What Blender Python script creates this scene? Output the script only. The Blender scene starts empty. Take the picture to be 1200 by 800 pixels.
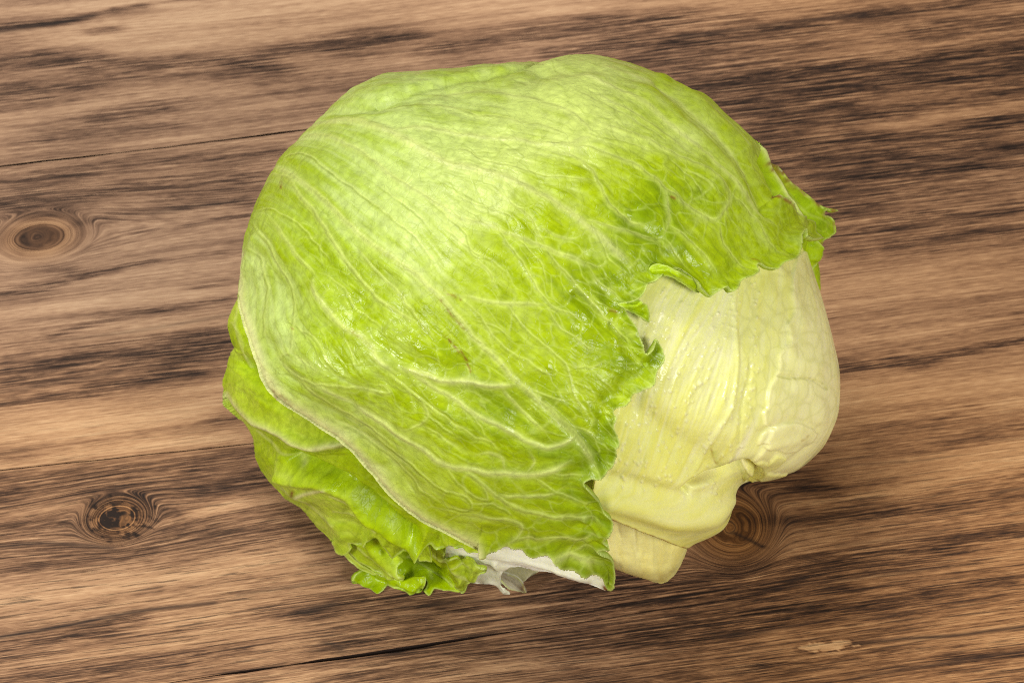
import bpy, math
import numpy as np

# ------------------------------------------------------------------ camera, world, lamps, exposure
SC = bpy.context.scene
E = math.radians(55.0)                    # how far the camera looks down
LENS, FW = 85.0, 0.2922                   # focal length, width of the frame (m) at the head's depth
S = FW / 1200.0                           # metres per photo pixel at that depth
D = FW * LENS / 36.0
RIGHT = np.array([1.0, 0, 0])
UP = np.array([0, math.sin(E), math.cos(E)])
TO = np.array([0, -math.cos(E), math.sin(E)])
AIM = np.array([0, 0, 0.0745])

cam_d = bpy.data.cameras.new('camera')
cam = bpy.data.objects.new('camera', cam_d)
SC.collection.objects.link(cam)
cam.location = AIM + TO * D
cam.rotation_euler = (math.pi / 2 - E, 0, 0)
cam_d.lens = LENS; cam_d.sensor_width = 36.0
cam_d.clip_start = 0.01; cam_d.clip_end = 50
cam_d.dof.use_dof = True
cam_d.dof.focus_distance = D - 0.045
cam_d.dof.aperture_fstop = 40.0
SC.camera = cam
SC.cycles.filter_width = 1.0
SC.cycles.use_denoising = False

W = bpy.data.worlds.new('World'); SC.world = W; W.use_nodes = True
bg = W.node_tree.nodes['Background']
bg.inputs[0].default_value = (1.0, 0.98, 0.95, 1); bg.inputs[1].default_value = 0.16

def area(name, loc, target, size, power, col):
    l = bpy.data.lights.new(name, 'AREA'); l.shape = 'SQUARE'; l.size = size
    l.energy = power; l.color = col
    o = bpy.data.objects.new(name, l); SC.collection.objects.link(o)
    o.location = loc
    import mathutils
    d = mathutils.Vector(target) - mathutils.Vector(loc)
    o.rotation_euler = d.to_track_quat('-Z', 'Y').to_euler()
area('softbox_key', (-0.55, 0.65, 1.90), (0, 0, 0.05), 0.8, 25.0, (1.0, 0.97, 0.92))
area('softbox_front', (1.20, -1.35, 1.30), (0, 0, 0.05), 0.6, 27.0, (1.0, 0.98, 0.95))
area('softbox_side', (-1.45, -0.95, 1.15), (0, 0, 0.05), 0.5, 22.0, (1.0, 0.98, 0.95))

SC.view_settings.view_transform = 'Standard'
SC.view_settings.look = 'None'
SC.view_settings.exposure = 0.27
SC.view_settings.gamma = 1.0
SC.view_settings.use_curve_mapping = False

# ------------------------------------------------------------------ numeric helpers
rng = np.random.default_rng(7)
_T = np.random.default_rng(11).random((256, 256)).astype(np.float32)

def vnoise(x, y, seed=0):
    x = x + seed * 37.13; y = y + seed * 71.77
    xi = np.floor(x).astype(np.int32); yi = np.floor(y).astype(np.int32)
    fx = (x - xi); fy = (y - yi)
    fx = fx * fx * fx * (fx * (fx * 6 - 15) + 10); fy = fy * fy * fy * (fy * (fy * 6 - 15) + 10)
    x0 = xi & 255; x1 = (xi + 1) & 255; y0 = yi & 255; y1 = (yi + 1) & 255
    a = _T[x0, y0] * (1 - fx) + _T[x1, y0] * fx
    b = _T[x0, y1] * (1 - fx) + _T[x1, y1] * fx
    return (a * (1 - fy) + b * fy) * 2 - 1

def fbm(x, y, octv=3, seed=0):
    r = 0; a = 1.0; n = 0
    for i in range(octv):
        r = r + a * vnoise(x * 2 ** i, y * 2 ** i, seed + i * 3); n += a; a *= 0.5
    return r / n

def sstep(a, b, x):
    t = np.clip((x - a) / (b - a), 0, 1); return t * t * (3 - 2 * t)

def curve(pts, step=4.0, closed=False):
    """Catmull-Rom through pts, resampled about every step pixels; keeps a third column (code) by nearest."""
    P = np.array([p[:2] for p in pts], float)
    C = np.array([p[2] if len(p) > 2 else 0 for p in pts])
    n = len(P); out = []; codes = []
    m = n if closed else n - 1
    for i in range(m):
        p1, p2 = P[i], P[(i + 1) % n]
        p0 = P[i - 1] if (closed or i > 0) else 2 * p1 - p2
        p3 = P[(i + 2) % n] if (closed or i + 2 < n) else 2 * p2 - p1
        L = np.hypot(*(p2 - p1)); k = max(1, int(round(L / step)))
        t = np.arange(k)[:, None] / k
        q = 0.5 * ((2 * p1) + (-p0 + p2) * t + (2 * p0 - 5 * p1 + 4 * p2 - p3) * t ** 2 + (-p0 + 3 * p1 - 3 * p2 + p3) * t ** 3)
        lin = p1 + (p2 - p1) * t
        out.append(q * 0.7 + lin * 0.3); codes += [C[i]] * k
    if not closed:
        out.append(P[-1:]); codes.append(C[-1])
    return np.concatenate(out), np.array(codes)

class Grid:
    def __init__(g, x0, y0, x1, y1, h):
        g.h = h; g.x0 = x0; g.y0 = y0
        g.nx = int((x1 - x0) / h) + 2; g.ny = int((y1 - y0) / h) + 2
        g.X, g.Y = np.meshgrid(x0 + np.arange(g.nx) * h, y0 + np.arange(g.ny) * h)
        g.shape = g.X.shape
    def polydist(g, P, rad, closed=False, codes=None):
        """distance to a polyline (inside rad), arclength, nearest point, code of nearest segment"""
        d = np.full(g.shape, 1e3); s = np.zeros(g.shape)
        NX = g.X.copy(); NY = g.Y.copy(); cd = np.zeros(g.shape, np.int8)
        n = len(P); acc = 0.0
        for i in range(n if closed else n - 1):
            a = P[i]; b = P[(i + 1) % n]
            L = math.hypot(*(b - a))
            if L < 1e-6: continue
            i0 = max(0, int((min(a[0], b[0]) - rad - g.x0) / g.h)); i1 = min(g.nx, int((max(a[0], b[0]) + rad - g.x0) / g.h) + 2)
            j0 = max(0, int((min(a[1], b[1]) - rad - g.y0) / g.h)); j1 = min(g.ny, int((max(a[1], b[1]) + rad - g.y0) / g.h) + 2)
            if i1 > i0 and j1 > j0:
                sl = (slice(j0, j1), slice(i0, i1))
                x = g.X[sl] - a[0]; y = g.Y[sl] - a[1]
                ux, uy = (b - a) / L
                t = np.clip(x * ux + y * uy, 0, L)
                dd = np.hypot(x - t * ux, y - t * uy)
                m = dd < d[sl]
                d[sl][m] = dd[m]; s[sl][m] = (acc + t)[m]
                NX[sl][m] = (a[0] + t * ux)[m]; NY[sl][m] = (a[1] + t * uy)[m]
                if codes is not None: cd[sl][m] = codes[i]
            acc += L
        return d, s, NX, NY, cd, acc
    def inside(g, P):
        c = np.zeros(g.shape, bool); n = len(P)
        for i in range(n):
            (xa, ya), (xb, yb) = P[i], P[(i + 1) % n]
            if ya == yb: continue
            lo, hi = min(ya, yb), max(ya, yb)
            j0 = max(0, int(math.ceil((lo - g.y0) / g.h))); j1 = min(g.ny, int(math.ceil((hi - g.y0) / g.h)))
            if j1 <= j0: continue
            yy = g.Y[j0:j1, :1]
            xx = xa + (yy - ya) / (yb - ya) * (xb - xa)
            c[j0:j1] ^= g.X[j0:j1] < xx
        return c

def shepard(X, Y, pts, sig):
    num = np.zeros(X.shape); den = np.full(X.shape, 1e-9)
    for p in pts:
        d2 = (X - p[0]) ** 2 + (Y - p[1]) ** 2
        w = np.exp(-d2 / (2 * sig * sig)) + 40.0 / (d2 + 4000.0) ** 1.0 * 0.02
        num += w * p[2]; den += w
    return num / den

def tps(pts):
    P = np.array([p[:2] for p in pts], float) / 100.0; v = np.array([p[2] for p in pts], float)
    n = len(P)
    d = np.hypot(P[:, None, 0] - P[None, :, 0], P[:, None, 1] - P[None, :, 1])
    K = np.where(d > 0, d * d * np.log(d + 1e-12), 0) + np.eye(n) * 1e-3
    Q = np.c_[np.ones(n), P]
    A = np.block([[K, Q], [Q.T, np.zeros((3, 3))]])
    c = np.linalg.solve(A, np.r_[v, 0, 0, 0])
    def f(X, Y):
        x = X / 100.0; y = Y / 100.0
        r = c[n] + c[n + 1] * x + c[n + 2] * y
        for i in range(n):
            dd = (x - P[i, 0]) ** 2 + (y - P[i, 1]) ** 2
            r = r + c[i] * 0.5 * dd * np.log(dd + 1e-12)
        return r
    return f

def flow_angle(g, strokes, coarse=8):
    """interpolated direction of the veins (doubled angle)"""
    pts = []
    for st in strokes:
        P, _ = curve(st, 12.0)
        for a, b in zip(P[:-1], P[1:]):
            an = math.atan2(b[1] - a[1], b[0] - a[0])
            pts.append((*(0.5 * (a + b)), math.cos(2 * an), math.sin(2 * an)))
    pts = np.array(pts)
    X = g.X[::coarse, ::coarse]; Y = g.Y[::coarse, ::coarse]
    cs = np.zeros(X.shape); sn = np.zeros(X.shape)
    for p in pts:
        w = 1.0 / ((X - p[0]) ** 2 + (Y - p[1]) ** 2 + 120.0) ** 1.6
        cs += w * p[2]; sn += w * p[3]
    n = np.hypot(cs, sn) + 1e-12
    cs /= n; sn /= n
    jj = np.linspace(0, X.shape[0] - 1.001, g.ny) if False else np.minimum(np.arange(g.ny) / coarse, X.shape[0] - 1.001)
    ii = np.minimum(np.arange(g.nx) / coarse, X.shape[1] - 1.001)
    j0 = jj.astype(int)[:, None]; fj = (jj - jj.astype(int))[:, None]; i0 = ii.astype(int)[None]; fi = (ii - ii.astype(int))[None]
    def up(A): return (A[j0, i0] * (1 - fi) + A[j0, i0 + 1] * fi) * (1 - fj) + (A[j0 + 1, i0] * (1 - fi) + A[j0 + 1, i0 + 1] * fi) * fj
    return 0.5 * np.arctan2(up(sn), up(cs))

def lic(g, ang, scale, length, seed):
    """streaks that run along the veins: noise averaged along the flow"""
    n = vnoise(g.X / scale, g.Y / scale, seed) + 0.6 * vnoise(g.X / scale * 1.9, g.Y / scale * 1.9, seed + 5)
    out = np.zeros(g.shape); jj, ii = np.indices(g.shape)
    for sgn in (1, -1):
        x = ii.astype(float); y = jj.astype(float)
        px, py = np.cos(ang) * sgn, np.sin(ang) * sgn
        for k in range(int(length)):
            a = ang[np.clip(y.astype(int), 0, g.ny - 1), np.clip(x.astype(int), 0, g.nx - 1)]
            cx, cy = np.cos(a), np.sin(a)
            fl = np.where(cx * px + cy * py < 0, -1.0, 1.0)
            px, py = cx * fl, cy * fl
            x = x + px * 1.5 / g.h; y = y + py * 1.5 / g.h
            out += n[np.clip(y.astype(int), 0, g.ny - 1), np.clip(x.astype(int), 0, g.nx - 1)]
    out /= (2 * length); return out / (out.std() + 1e-9)

def cells(g, ang, size, stretch, seed, warp=0.28):
    """net of small veins: distance to the edges of stretched cells (px)"""
    X = g.X + fbm(g.X / size / 0.9, g.Y / size / 0.9, 2, seed) * size * warp
    Y = g.Y + fbm(g.X / size / 0.9, g.Y / size / 0.9, 2, seed + 9) * size * warp
    ca, sa = np.cos(ang), np.sin(ang)
    ix = np.floor(X / size).astype(int); iy = np.floor(Y / size).astype(int)
    J = np.random.default_rng(seed).random((256, 256, 2))
    f1 = np.full(g.shape, 1e9); f2 = np.full(g.shape, 1e9)
    for dx in range(-2, 3):
        for dy in range(-2, 3):
            cx = ix + dx; cy = iy + dy
            j = J[cx & 255, cy & 255]
            rx = (cx + j[..., 0]) * size - X; ry = (cy + j[..., 1]) * size - Y
            u = (rx * ca + ry * sa) / stretch; v = (-rx * sa + ry * ca)
            d = np.sqrt(u * u + v * v)
            f2 = np.minimum(f2, np.maximum(f1, d)); f1 = np.minimum(f1, d)
    return (f2 - f1) * 0.62

# ------------------------------------------------------------------ where things stand
def local(px, py, c):
    """photo pixel and height toward the camera (m) -> world point"""
    k = S * (D - c) / D
    a = (px - 600.0) * k; b = (400.0 - py) * k
    return AIM + a[..., None] * RIGHT + b[..., None] * UP + c[..., None] * TO

CX, CY = 622.0, 388.0
H_MAIN, H_PALE = 0.080, 0.0752
G0 = 0.94; TH0 = math.asin(G0); SL = math.cos(TH0)

def radius_table(pts, smooth):
    P, _ = curve(pts, 3.0, True)
    ph = np.arctan2(P[:, 1] - CY, P[:, 0] - CX); r = np.hypot(P[:, 0] - CX, P[:, 1] - CY)
    o = np.argsort(ph); ph = ph[o]; r = r[o]
    t = np.linspace(-math.pi, math.pi, 1440, endpoint=False)
    R = np.interp(t, np.r_[ph[-1] - 2 * math.pi, ph, ph[0] + 2 * math.pi], np.r_[r[-1], r, r[0]])
    k = np.exp(-0.5 * (np.arange(-60, 61) * 0.25 / smooth) ** 2); k /= k.sum()
    R = np.convolve(np.r_[R[-60:], R, R[:60]], k, 'valid')
    def f(phi): return np.interp(phi, np.r_[t, math.pi], np.r_[R, R[0]])
    return f

R_MAIN = radius_table([(405, 111), (425, 98), (440, 91), (480, 85), (540, 80), (600, 74), (622, 75), (634, 77), (646, 72), (668, 66), (700, 67), (740, 76),
    (770, 88), (800, 103), (828, 113), (855, 140), (880, 160), (886, 168), (908, 200), (932, 240), (955, 280), (968, 330), (975, 380), (980, 430),
    (972, 490), (940, 545), (900, 590), (850, 635), (800, 665), (740, 690), (690, 697), (640, 690), (590, 668), (560, 651),
    (525, 626), (490, 605), (465, 585), (430, 546), (395, 511), (360, 486), (330, 468), (318, 455), (305, 425), (291, 385), (284, 350), (283, 318),
    (290, 270), (300, 240), (313, 212), (330, 185), (355, 160), (380, 135)], 1.2)
_RM = R_MAIN
def R_MAIN(ph):
    a = np.degrees(np.mod(ph, 2 * math.pi))
    return _RM(ph) * (1 + 0.11 * sstep(98, 112, a) * sstep(191, 172, a))
R_PALE = radius_table([(410, 120), (540, 90), (640, 80), (740, 85), (800, 110), (860, 150), (900, 200), (930, 250), (942, 290), (950, 318),
    (960, 348), (970, 385), (979, 425), (982, 452), (979, 488), (962, 523), (932, 549), (900, 558), (876, 563), (866, 568), (860, 580), (856, 604), (848, 619),
    (830, 630), (806, 640), (770, 652), (720, 660), (650, 655), (560, 635), (480, 590), (400, 500), (330, 450), (300, 400), (300, 300), (330, 210)], 0.7)

def to_ext(pts, R):
    """photo pixels -> flattened coordinates that run on round the limb"""
    out = []
    for p in pts:
        x, y = p[0] - CX, p[1] - CY; r = math.hypot(x, y); ph = math.atan2(y, x)
        q = min(r / float(R(ph)), 0.9999)
        g = q if q < G0 else G0 + (math.asin(q) - TH0) * SL
        k = g * float(R(ph)) / max(r, 1e-6)
        out.append((CX + x * k, CY + y * k) + tuple(p[2:]))
    return out

def limb(R, ang0, ang1, theta, n=10, code=2):
    """points behind the limb, between two image directions given in degrees"""
    out = []
    for a in np.linspace(ang0, ang1, n):
        ph = math.radians(a); ph = math.atan2(math.sin(ph), math.cos(ph))
        g = G0 + (math.radians(theta) - TH0) * SL; r = g * float(R(ph))
        out.append((CX + r * math.cos(ph), CY + r * math.sin(ph), code))
    return out

def dome(R, H, flat=lambda ph: 0 * ph + 1.0):
    def f(X, Y):
        x = X - CX; y = Y - CY; r = np.hypot(x, y) + 1e-9; ph = np.arctan2(y, x)
        g = r / R(ph)
        th = np.where(g < G0, np.arcsin(np.clip(g, 0, G0)), TH0 + (g - G0) / SL)
        sn = np.sin(th)
        px = CX + x / r * R(ph) * sn; py = CY + y / r * R(ph) * sn
        cs = np.cos(th); k = flat(ph)
        return local(px, py, H * np.sign(cs) * np.abs(cs) ** np.where(cs > 0, k, 1.0)), g
    return f

def sheet(ctrl):
    f = tps([(a, b, c * 0.001) for a, b, c in ctrl])
    def q(X, Y): return local(X, Y, f(X, Y)), np.zeros(X.shape)
    return q

COL = SC.collection
def empty(name, loc=(0, 0, 0)):
    o = bpy.data.objects.new(name, None); COL.objects.link(o); o.location = loc
    o.empty_display_size = 0.02
    return o

def mesh_from(name, V, F, mat, parent, attrs=None, cols=None, smooth=True):
    me = bpy.data.meshes.new(name)
    V = np.ascontiguousarray(V, np.float32); F = np.ascontiguousarray(F, np.int32)
    k = F.shape[1]
    me.vertices.add(len(V)); me.vertices.foreach_set('co', V.ravel())
    me.loops.add(F.size); me.loops.foreach_set('vertex_index', F.ravel())
    me.polygons.add(len(F)); me.polygons.foreach_set('loop_start', np.arange(0, F.size, k, dtype=np.int32))
    me.update(calc_edges=True)
    if smooth: me.polygons.foreach_set('use_smooth', np.ones(len(F), bool))
    if cols is not None:
        a = me.color_attributes.new('Col', 'FLOAT_COLOR', 'POINT')
        a.data.foreach_set('color', np.c_[cols, np.ones(len(cols))].astype(np.float32).ravel())
    for n, v in (attrs or {}).items():
        a = me.attributes.new(n, 'FLOAT', 'POINT'); a.data.foreach_set('value', np.ascontiguousarray(v, np.float32))
    me.materials.append(mat)
    o = bpy.data.objects.new(name, me); COL.objects.link(o)
    if parent is not None: o.parent = parent
    me.validate()
    return o

def sheet_mesh(name, g, ins, d, NX, NY, pos, disp, col, mat, parent, thick=0.0005, extra=None):
    """cut the grid along the outline, displace along the normal, add the cut edge's thickness"""
    near = (~ins) & (d < 1.45 * g.h)
    ok = ins | near
    q = ok[:-1, :-1] & ok[1:, :-1] & ok[:-1, 1:] & ok[1:, 1:]
    q &= (ins[:-1, :-1].astype(int) + ins[1:, :-1] + ins[:-1, 1:] + ins[1:, 1:]) >= 1
    used = np.zeros(g.shape, bool)
    used[:-1, :-1] |= q; used[1:, :-1] |= q; used[:-1, 1:] |= q; used[1:, 1:] |= q
    X = np.where(near, NX, g.X); Y = np.where(near, NY, g.Y)
    B, _ = pos(g.X, g.Y)
    tu = np.gradient(B, axis=1); tv = np.gradient(B, axis=0)
    N = np.cross(tv, tu); N /= (np.linalg.norm(N, axis=2, keepdims=True) + 1e-12)
    c = g.ny // 2, g.nx // 2
    P, _ = pos(X, Y)
    if (N[used] @ TO).mean() < 0: N = -N
    P = P + N * disp[..., None]
    P[..., 2] = np.maximum(P[..., 2], 0.0012 + 0.0006 * np.tanh(np.maximum(0, 0.0012 - P[..., 2]) * -300))
    idx = -np.ones(g.shape, int); idx[used] = np.arange(used.sum())
    V = P[used]; NN = N[used]
    F = np.stack([idx[:-1, :-1][q], idx[1:, :-1][q], idx[1:, 1:][q], idx[:-1, 1:][q]], 1)
    # orient toward the outside
    f0 = F[len(F) // 2]
    nn = np.cross(V[f0[1]] - V[f0[0]], V[f0[2]] - V[f0[0]])
    if nn @ NN[f0[0]] < 0: F = F[:, ::-1]
    C = np.stack([cc[used] for cc in np.moveaxis(col, 2, 0)], 1)
    # rim
    e = np.concatenate([F[:, [0, 1]], F[:, [1, 2]], F[:, [2, 3]], F[:, [3, 0]]])
    key = np.sort(e, 1); _, inv, cnt = np.unique(key[:, 0].astype(np.int64) * len(V) + key[:, 1], return_inverse=True, return_counts=True)
    be = e[cnt[inv] == 1]
    bv = np.unique(be); m = -np.ones(len(V), int); m[bv] = len(V) + np.arange(len(bv)); mt = m + len(bv)
    V2 = np.r_[V, V[bv] - NN[bv] * thick, V[bv]]; C2 = np.r_[C, C[bv], C[bv]]
    V2[:, 2] = np.maximum(V2[:, 2], 0.0006)
    F2 = np.r_[F, np.stack([mt[be[:, 1]], mt[be[:, 0]], m[be[:, 0]], m[be[:, 1]]], 1)]
    at = None
    if extra: at = {k: np.r_[v[used], v[used][bv], v[used][bv]] for k, v in extra.items()}
    return mesh_from(name, V2, F2, mat, parent, at, C2)

# ------------------------------------------------------------------ materials
def nt(name):
    m = bpy.data.materials.new(name); m.use_nodes = True
    t = m.node_tree; t.nodes.clear()
    return m, t
def N(t, kind, **kw):
    n = t.nodes.new(kind)
    for k, v in kw.items(): setattr(n, k, v)
    return n

def leaf_material(name, rough=0.35, trans=0.2, bump=0.22, fine=1400.0, sub=0.03, net=0.08, mottle=0.15):
    m, t = nt(name); L = t.links.new
    out = N(t, 'ShaderNodeOutputMaterial'); pr = N(t, 'ShaderNodeBsdfPrincipled'); tr = N(t, 'ShaderNodeBsdfTranslucent')
    mx = N(t, 'ShaderNodeMixShader'); mx.inputs[0].default_value = trans
    at = N(t, 'ShaderNodeAttribute', attribute_name='Col'); wet = N(t, 'ShaderNodeAttribute', attribute_name='wet')
    tc = N(t, 'ShaderNodeTexCoord')
    n1 = N(t, 'ShaderNodeTexNoise'); n1.inputs['Scale'].default_value = 420.0; n1.inputs['Detail'].default_value = 5
    L(tc.outputs['Object'], n1.inputs['Vector'])
    mr = N(t, 'ShaderNodeMapRange'); mr.inputs[1].default_value = 0.3; mr.inputs[2].default_value = 0.7; mr.inputs[3].default_value = 1 - mottle; mr.inputs[4].default_value = 1 + mottle * 0.9
    L(n1.outputs['Fac'], mr.inputs[0])
    mul = N(t, 'ShaderNodeVectorMath', operation='SCALE'); L(at.outputs['Color'], mul.inputs[0]); L(mr.outputs[0], mul.inputs['Scale'])
    dn = N(t, 'ShaderNodeTexNoise'); dn.inputs['Scale'].default_value = 160.0; dn.inputs['Detail'].default_value = 2
    L(tc.outputs['Object'], dn.inputs['Vector'])
    ds = N(t, 'ShaderNodeVectorMath', operation='SCALE'); ds.inputs['Scale'].default_value = 0.006; L(dn.outputs['Color'], ds.inputs[0])
    da = N(t, 'ShaderNodeVectorMath', operation='ADD'); L(tc.outputs['Object'], da.inputs[0]); L(ds.outputs[0], da.inputs[1])
    vo = N(t, 'ShaderNodeTexVoronoi', feature='DISTANCE_TO_EDGE'); vo.inputs['Scale'].default_value = 330.0; L(da.outputs[0], vo.inputs['Vector'])
    ve = N(t, 'ShaderNodeMapRange', interpolation_type='SMOOTHSTEP'); ve.inputs[1].default_value = 0.0; ve.inputs[2].default_value = 0.075; ve.inputs[3].default_value = 0.0; ve.inputs[4].default_value = 1.0
    L(vo.outputs['Distance'], ve.inputs[0])
    vk = N(t, 'ShaderNodeMapRange'); vk.inputs[3].default_value = 1.0 - net; vk.inputs[4].default_value = 1.0; L(ve.outputs[0], vk.inputs[0])
    mu2 = N(t, 'ShaderNodeVectorMath', operation='SCALE'); L(mul.outputs[0], mu2.inputs[0]); L(vk.outputs[0], mu2.inputs['Scale'])
    L(mu2.outputs[0], pr.inputs['Base Color']); L(mu2.outputs[0], tr.inputs['Color'])
    n2 = N(t, 'ShaderNodeTexNoise'); n2.inputs['Scale'].default_value = 150.0; n2.inputs['Detail'].default_value = 4
    L(tc.outputs['Object'], n2.inputs['Vector'])
    rr = N(t, 'ShaderNodeMapRange'); rr.inputs[1].default_value = 0.35; rr.inputs[2].default_value = 0.7; rr.inputs[3].default_value = rough + 0.13; rr.inputs[4].default_value = rough - 0.06
    L(n2.outputs['Fac'], rr.inputs[0])
    sb = N(t, 'ShaderNodeMath', operation='SUBTRACT', use_clamp=True); L(rr.outputs[0], sb.inputs[0]); L(wet.outputs['Fac'], sb.inputs[1])
    L(sb.outputs[0], pr.inputs['Roughness'])
    pr.inputs['Subsurface Weight'].default_value = sub
    pr.inputs['Subsurface Radius'].default_value = (0.004, 0.004, 0.0012); pr.inputs['Subsurface Scale'].default_value = 0.6
    pr.inputs['Specular IOR Level'].default_value = 0.30
    n3 = N(t, 'ShaderNodeTexNoise'); n3.inputs['Scale'].default_value = fine; n3.inputs['Detail'].default_value = 3
    L(tc.outputs['Object'], n3.inputs['Vector'])
    bp = N(t, 'ShaderNodeBump'); bp.inputs['Strength'].default_value = bump; bp.inputs['Distance'].default_value = 0.0003
    b2 = N(t, 'ShaderNodeBump'); b2.inputs['Strength'].default_value = bump * 1.2; b2.inputs['Distance'].default_value = 0.0006
    L(n1.outputs['Fac'], b2.inputs['Height']); b3 = N(t, 'ShaderNodeBump'); b3.inputs['Strength'].default_value = net * 2.0; b3.inputs['Distance'].default_value = 0.0003
    L(ve.outputs[0], b3.inputs['Height']); L(b2.outputs[0], b3.inputs['Normal']); L(b3.outputs[0], bp.inputs['Normal'])
    L(n3.outputs['Fac'], bp.inputs['Height']); L(bp.outputs[0], pr.inputs['Normal']); L(bp.outputs[0], tr.inputs['Normal'])
    L(pr.outputs[0], mx.inputs[1]); L(tr.outputs[0], mx.inputs[2]); L(mx.outputs[0], out.inputs['Surface'])
    return m

M_LEAF = leaf_material('green_leaf')
M_PALE = leaf_material('pale_leaf', net=0.0, mottle=0.04, rough=0.32, trans=0.08, bump=0.07, fine=1000.0, sub=0.15)

# ------------------------------------------------------------------ the table of boards
def to_px(P):
    v = P - (AIM + TO * D)
    c = -(v @ TO); k = D / c / S
    return 600 + (v @ RIGHT) * k, 400 - (v @ UP) * k
def on_table(px, py):
    o = AIM + TO * D
    p = AIM + (px - 600) * S * RIGHT + (400 - py) * S * UP
    d = p - o; return o - d * o[2] / d[2]

def wood_material():
    m, t = nt('printed_wood'); L = t.links.new
    out = N(t, 'ShaderNodeOutputMaterial'); pr = N(t, 'ShaderNodeBsdfPrincipled'); L(pr.outputs[0], out.inputs[0])
    gu = N(t, 'ShaderNodeAttribute', attribute_name='gu'); gv = N(t, 'ShaderNodeAttribute', attribute_name='gv')
    tone = N(t, 'ShaderNodeAttribute', attribute_name='tone'); line = N(t, 'ShaderNodeAttribute', attribute_name='line')
    ring = N(t, 'ShaderNodeAttribute', attribute_name='ring'); warm = N(t, 'ShaderNodeAttribute', attribute_name='warm')
    rough_a = N(t, 'ShaderNodeAttribute', attribute_name='rough_grain')
    def coords(su, sv, off=0.0):
        a = N(t, 'ShaderNodeMath', operation='MULTIPLY'); a.inputs[1].default_value = su; L(gu.outputs['Fac'], a.inputs[0])
        b = N(t, 'ShaderNodeMath', operation='MULTIPLY'); b.inputs[1].default_value = sv; L(gv.outputs['Fac'], b.inputs[0])
        c = N(t, 'ShaderNodeCombineXYZ'); L(a.outputs[0], c.inputs[0]); L(b.outputs[0], c.inputs[1]); c.inputs[2].default_value = off
        return c.outputs[0]
    def noise(su, sv, off, detail=4, dist=0.0, rough=0.55):
        n = N(t, 'ShaderNodeTexNoise'); n.inputs['Scale'].default_value = 1.0; n.inputs['Detail'].default_value = detail
        n.inputs['Roughness'].default_value = rough; n.inputs['Distortion'].default_value = dist
        L(coords(su, sv, off), n.inputs['Vector']); return n.outputs['Fac']
    def rng_(x, a, b, c, d):
        n = N(t, 'ShaderNodeMapRange'); n.inputs[1].default_value = a; n.inputs[2].default_value = b; n.inputs[3].default_value = c; n.inputs[4].default_value = d
        L(x, n.inputs[0]); return n.outputs[0]
    def op(o, a, b, clamp=False):
        n = N(t, 'ShaderNodeMath', operation=o, use_clamp=clamp)
        for i, x in enumerate((a, b)):
            if isinstance(x, (int, float)): n.inputs[i].default_value = x
            else: L(x, n.inputs[i])
        return n.outputs[0]
    wide = noise(7, 190, 1.0, 6)                 # broad streaks
    mid = noise(26, 1500, 4.0, 6, 0.15, 0.66)            # fibres
    fine = noise(200, 2800, 8.0, 4)               # pores
    blot = noise(60, 520, 12.0, 6, 0.5, 0.72)    # smudges
    x = op('ADD', rng_(wide, 0.3, 0.7, -0.15, 0.15), tone.outputs['Fac'])
    amp = rng_(tone.outputs['Fac'], 0.22, 0.6, 0.5, 1.15)
    x = op('ADD', x, op('MULTIPLY', rng_(mid, 0.3, 0.7, -0.26, 0.26), amp))
    sm = op('MULTIPLY', rng_(blot, 0.42, 0.62, -0.08, 0.18), rng_(tone.outputs['Fac'], 0.25, 0.7, 0.15, 1.15))
    x = op('ADD', x, sm)
    scr = noise(34, 1300, 44.0, 6, 0.15, 0.7)
    x = op('ADD', x, op('MULTIPLY', op('SUBTRACT', tone.outputs['Fac'], 0.32), rng_(scr, 0.38, 0.62, -0.7, 0.6)))
    # knot rings
    rs = N(t, 'ShaderNodeMath', operation='SINE'); L(op('MULTIPLY', ring.outputs['Fac'], 1.0), rs.inputs[0])
    x = op('ADD', x, op('MULTIPLY', rs.outputs[0], 0.05))
    x = op('ADD', x, rng_(fine, 0.3, 0.7, -0.15, 0.15), True)
    cr = N(t, 'ShaderNodeValToRGB'); L(x, cr.inputs[0])
    e = cr.color_ramp.elements
    e[0].position = 0.0; e[0].color = (0.56, 0.335, 0.165, 1)
    e[1].position = 1.0; e[1].color = (0.016, 0.009, 0.006, 1)
    for p, c in ((0.22, (0.42, 0.226, 0.104, 1)), (0.45, (0.25, 0.122, 0.055, 1)), (0.68, (0.105, 0.049, 0.023, 1)), (0.85, (0.050, 0.025, 0.014, 1))):
        k = e.new(p); k.color = c
    # sharp dark pores where the print shows open grain
    pore = noise(42, 1500, 21.0, 5, 0.15, 0.66)
    pm = op('MULTIPLY', rng_(pore, 0.545, 0.60, 0.0, 1.0), rough_a.outputs['Fac'], True)
    n_l = op('MULTIPLY', noise(25, 300, 31.0, 4), 2.1)
    dk = op('MAXIMUM', op('MULTIPLY', pm, 0.72), op('MULTIPLY', line.outputs['Fac'], n_l, True), True)
    mixd = N(t, 'ShaderNodeMix', data_type='RGBA'); L(dk, mixd.inputs[0]); L(cr.outputs[0], mixd.inputs[6]); mixd.inputs[7].default_value = (0.030, 0.018, 0.013, 1)
    hs = N(t, 'ShaderNodeHueSaturation'); L(mixd.outputs[2], hs.inputs['Color'])
    L(rng_(warm.outputs['Fac'], -1, 1, 0.82, 1.14), hs.inputs['Saturation'])
    L(hs.outputs[0], pr.inputs['Base Color'])
    L(rng_(mid, 0.3, 0.7, 0.52, 0.66), pr.inputs['Roughness'])
    pr.inputs['Specular IOR Level'].default_value = 0.12
    bh = op('SUBTRACT', op('MULTIPLY', mid, 0.6), op('MULTIPLY', dk, 0.9))
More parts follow.
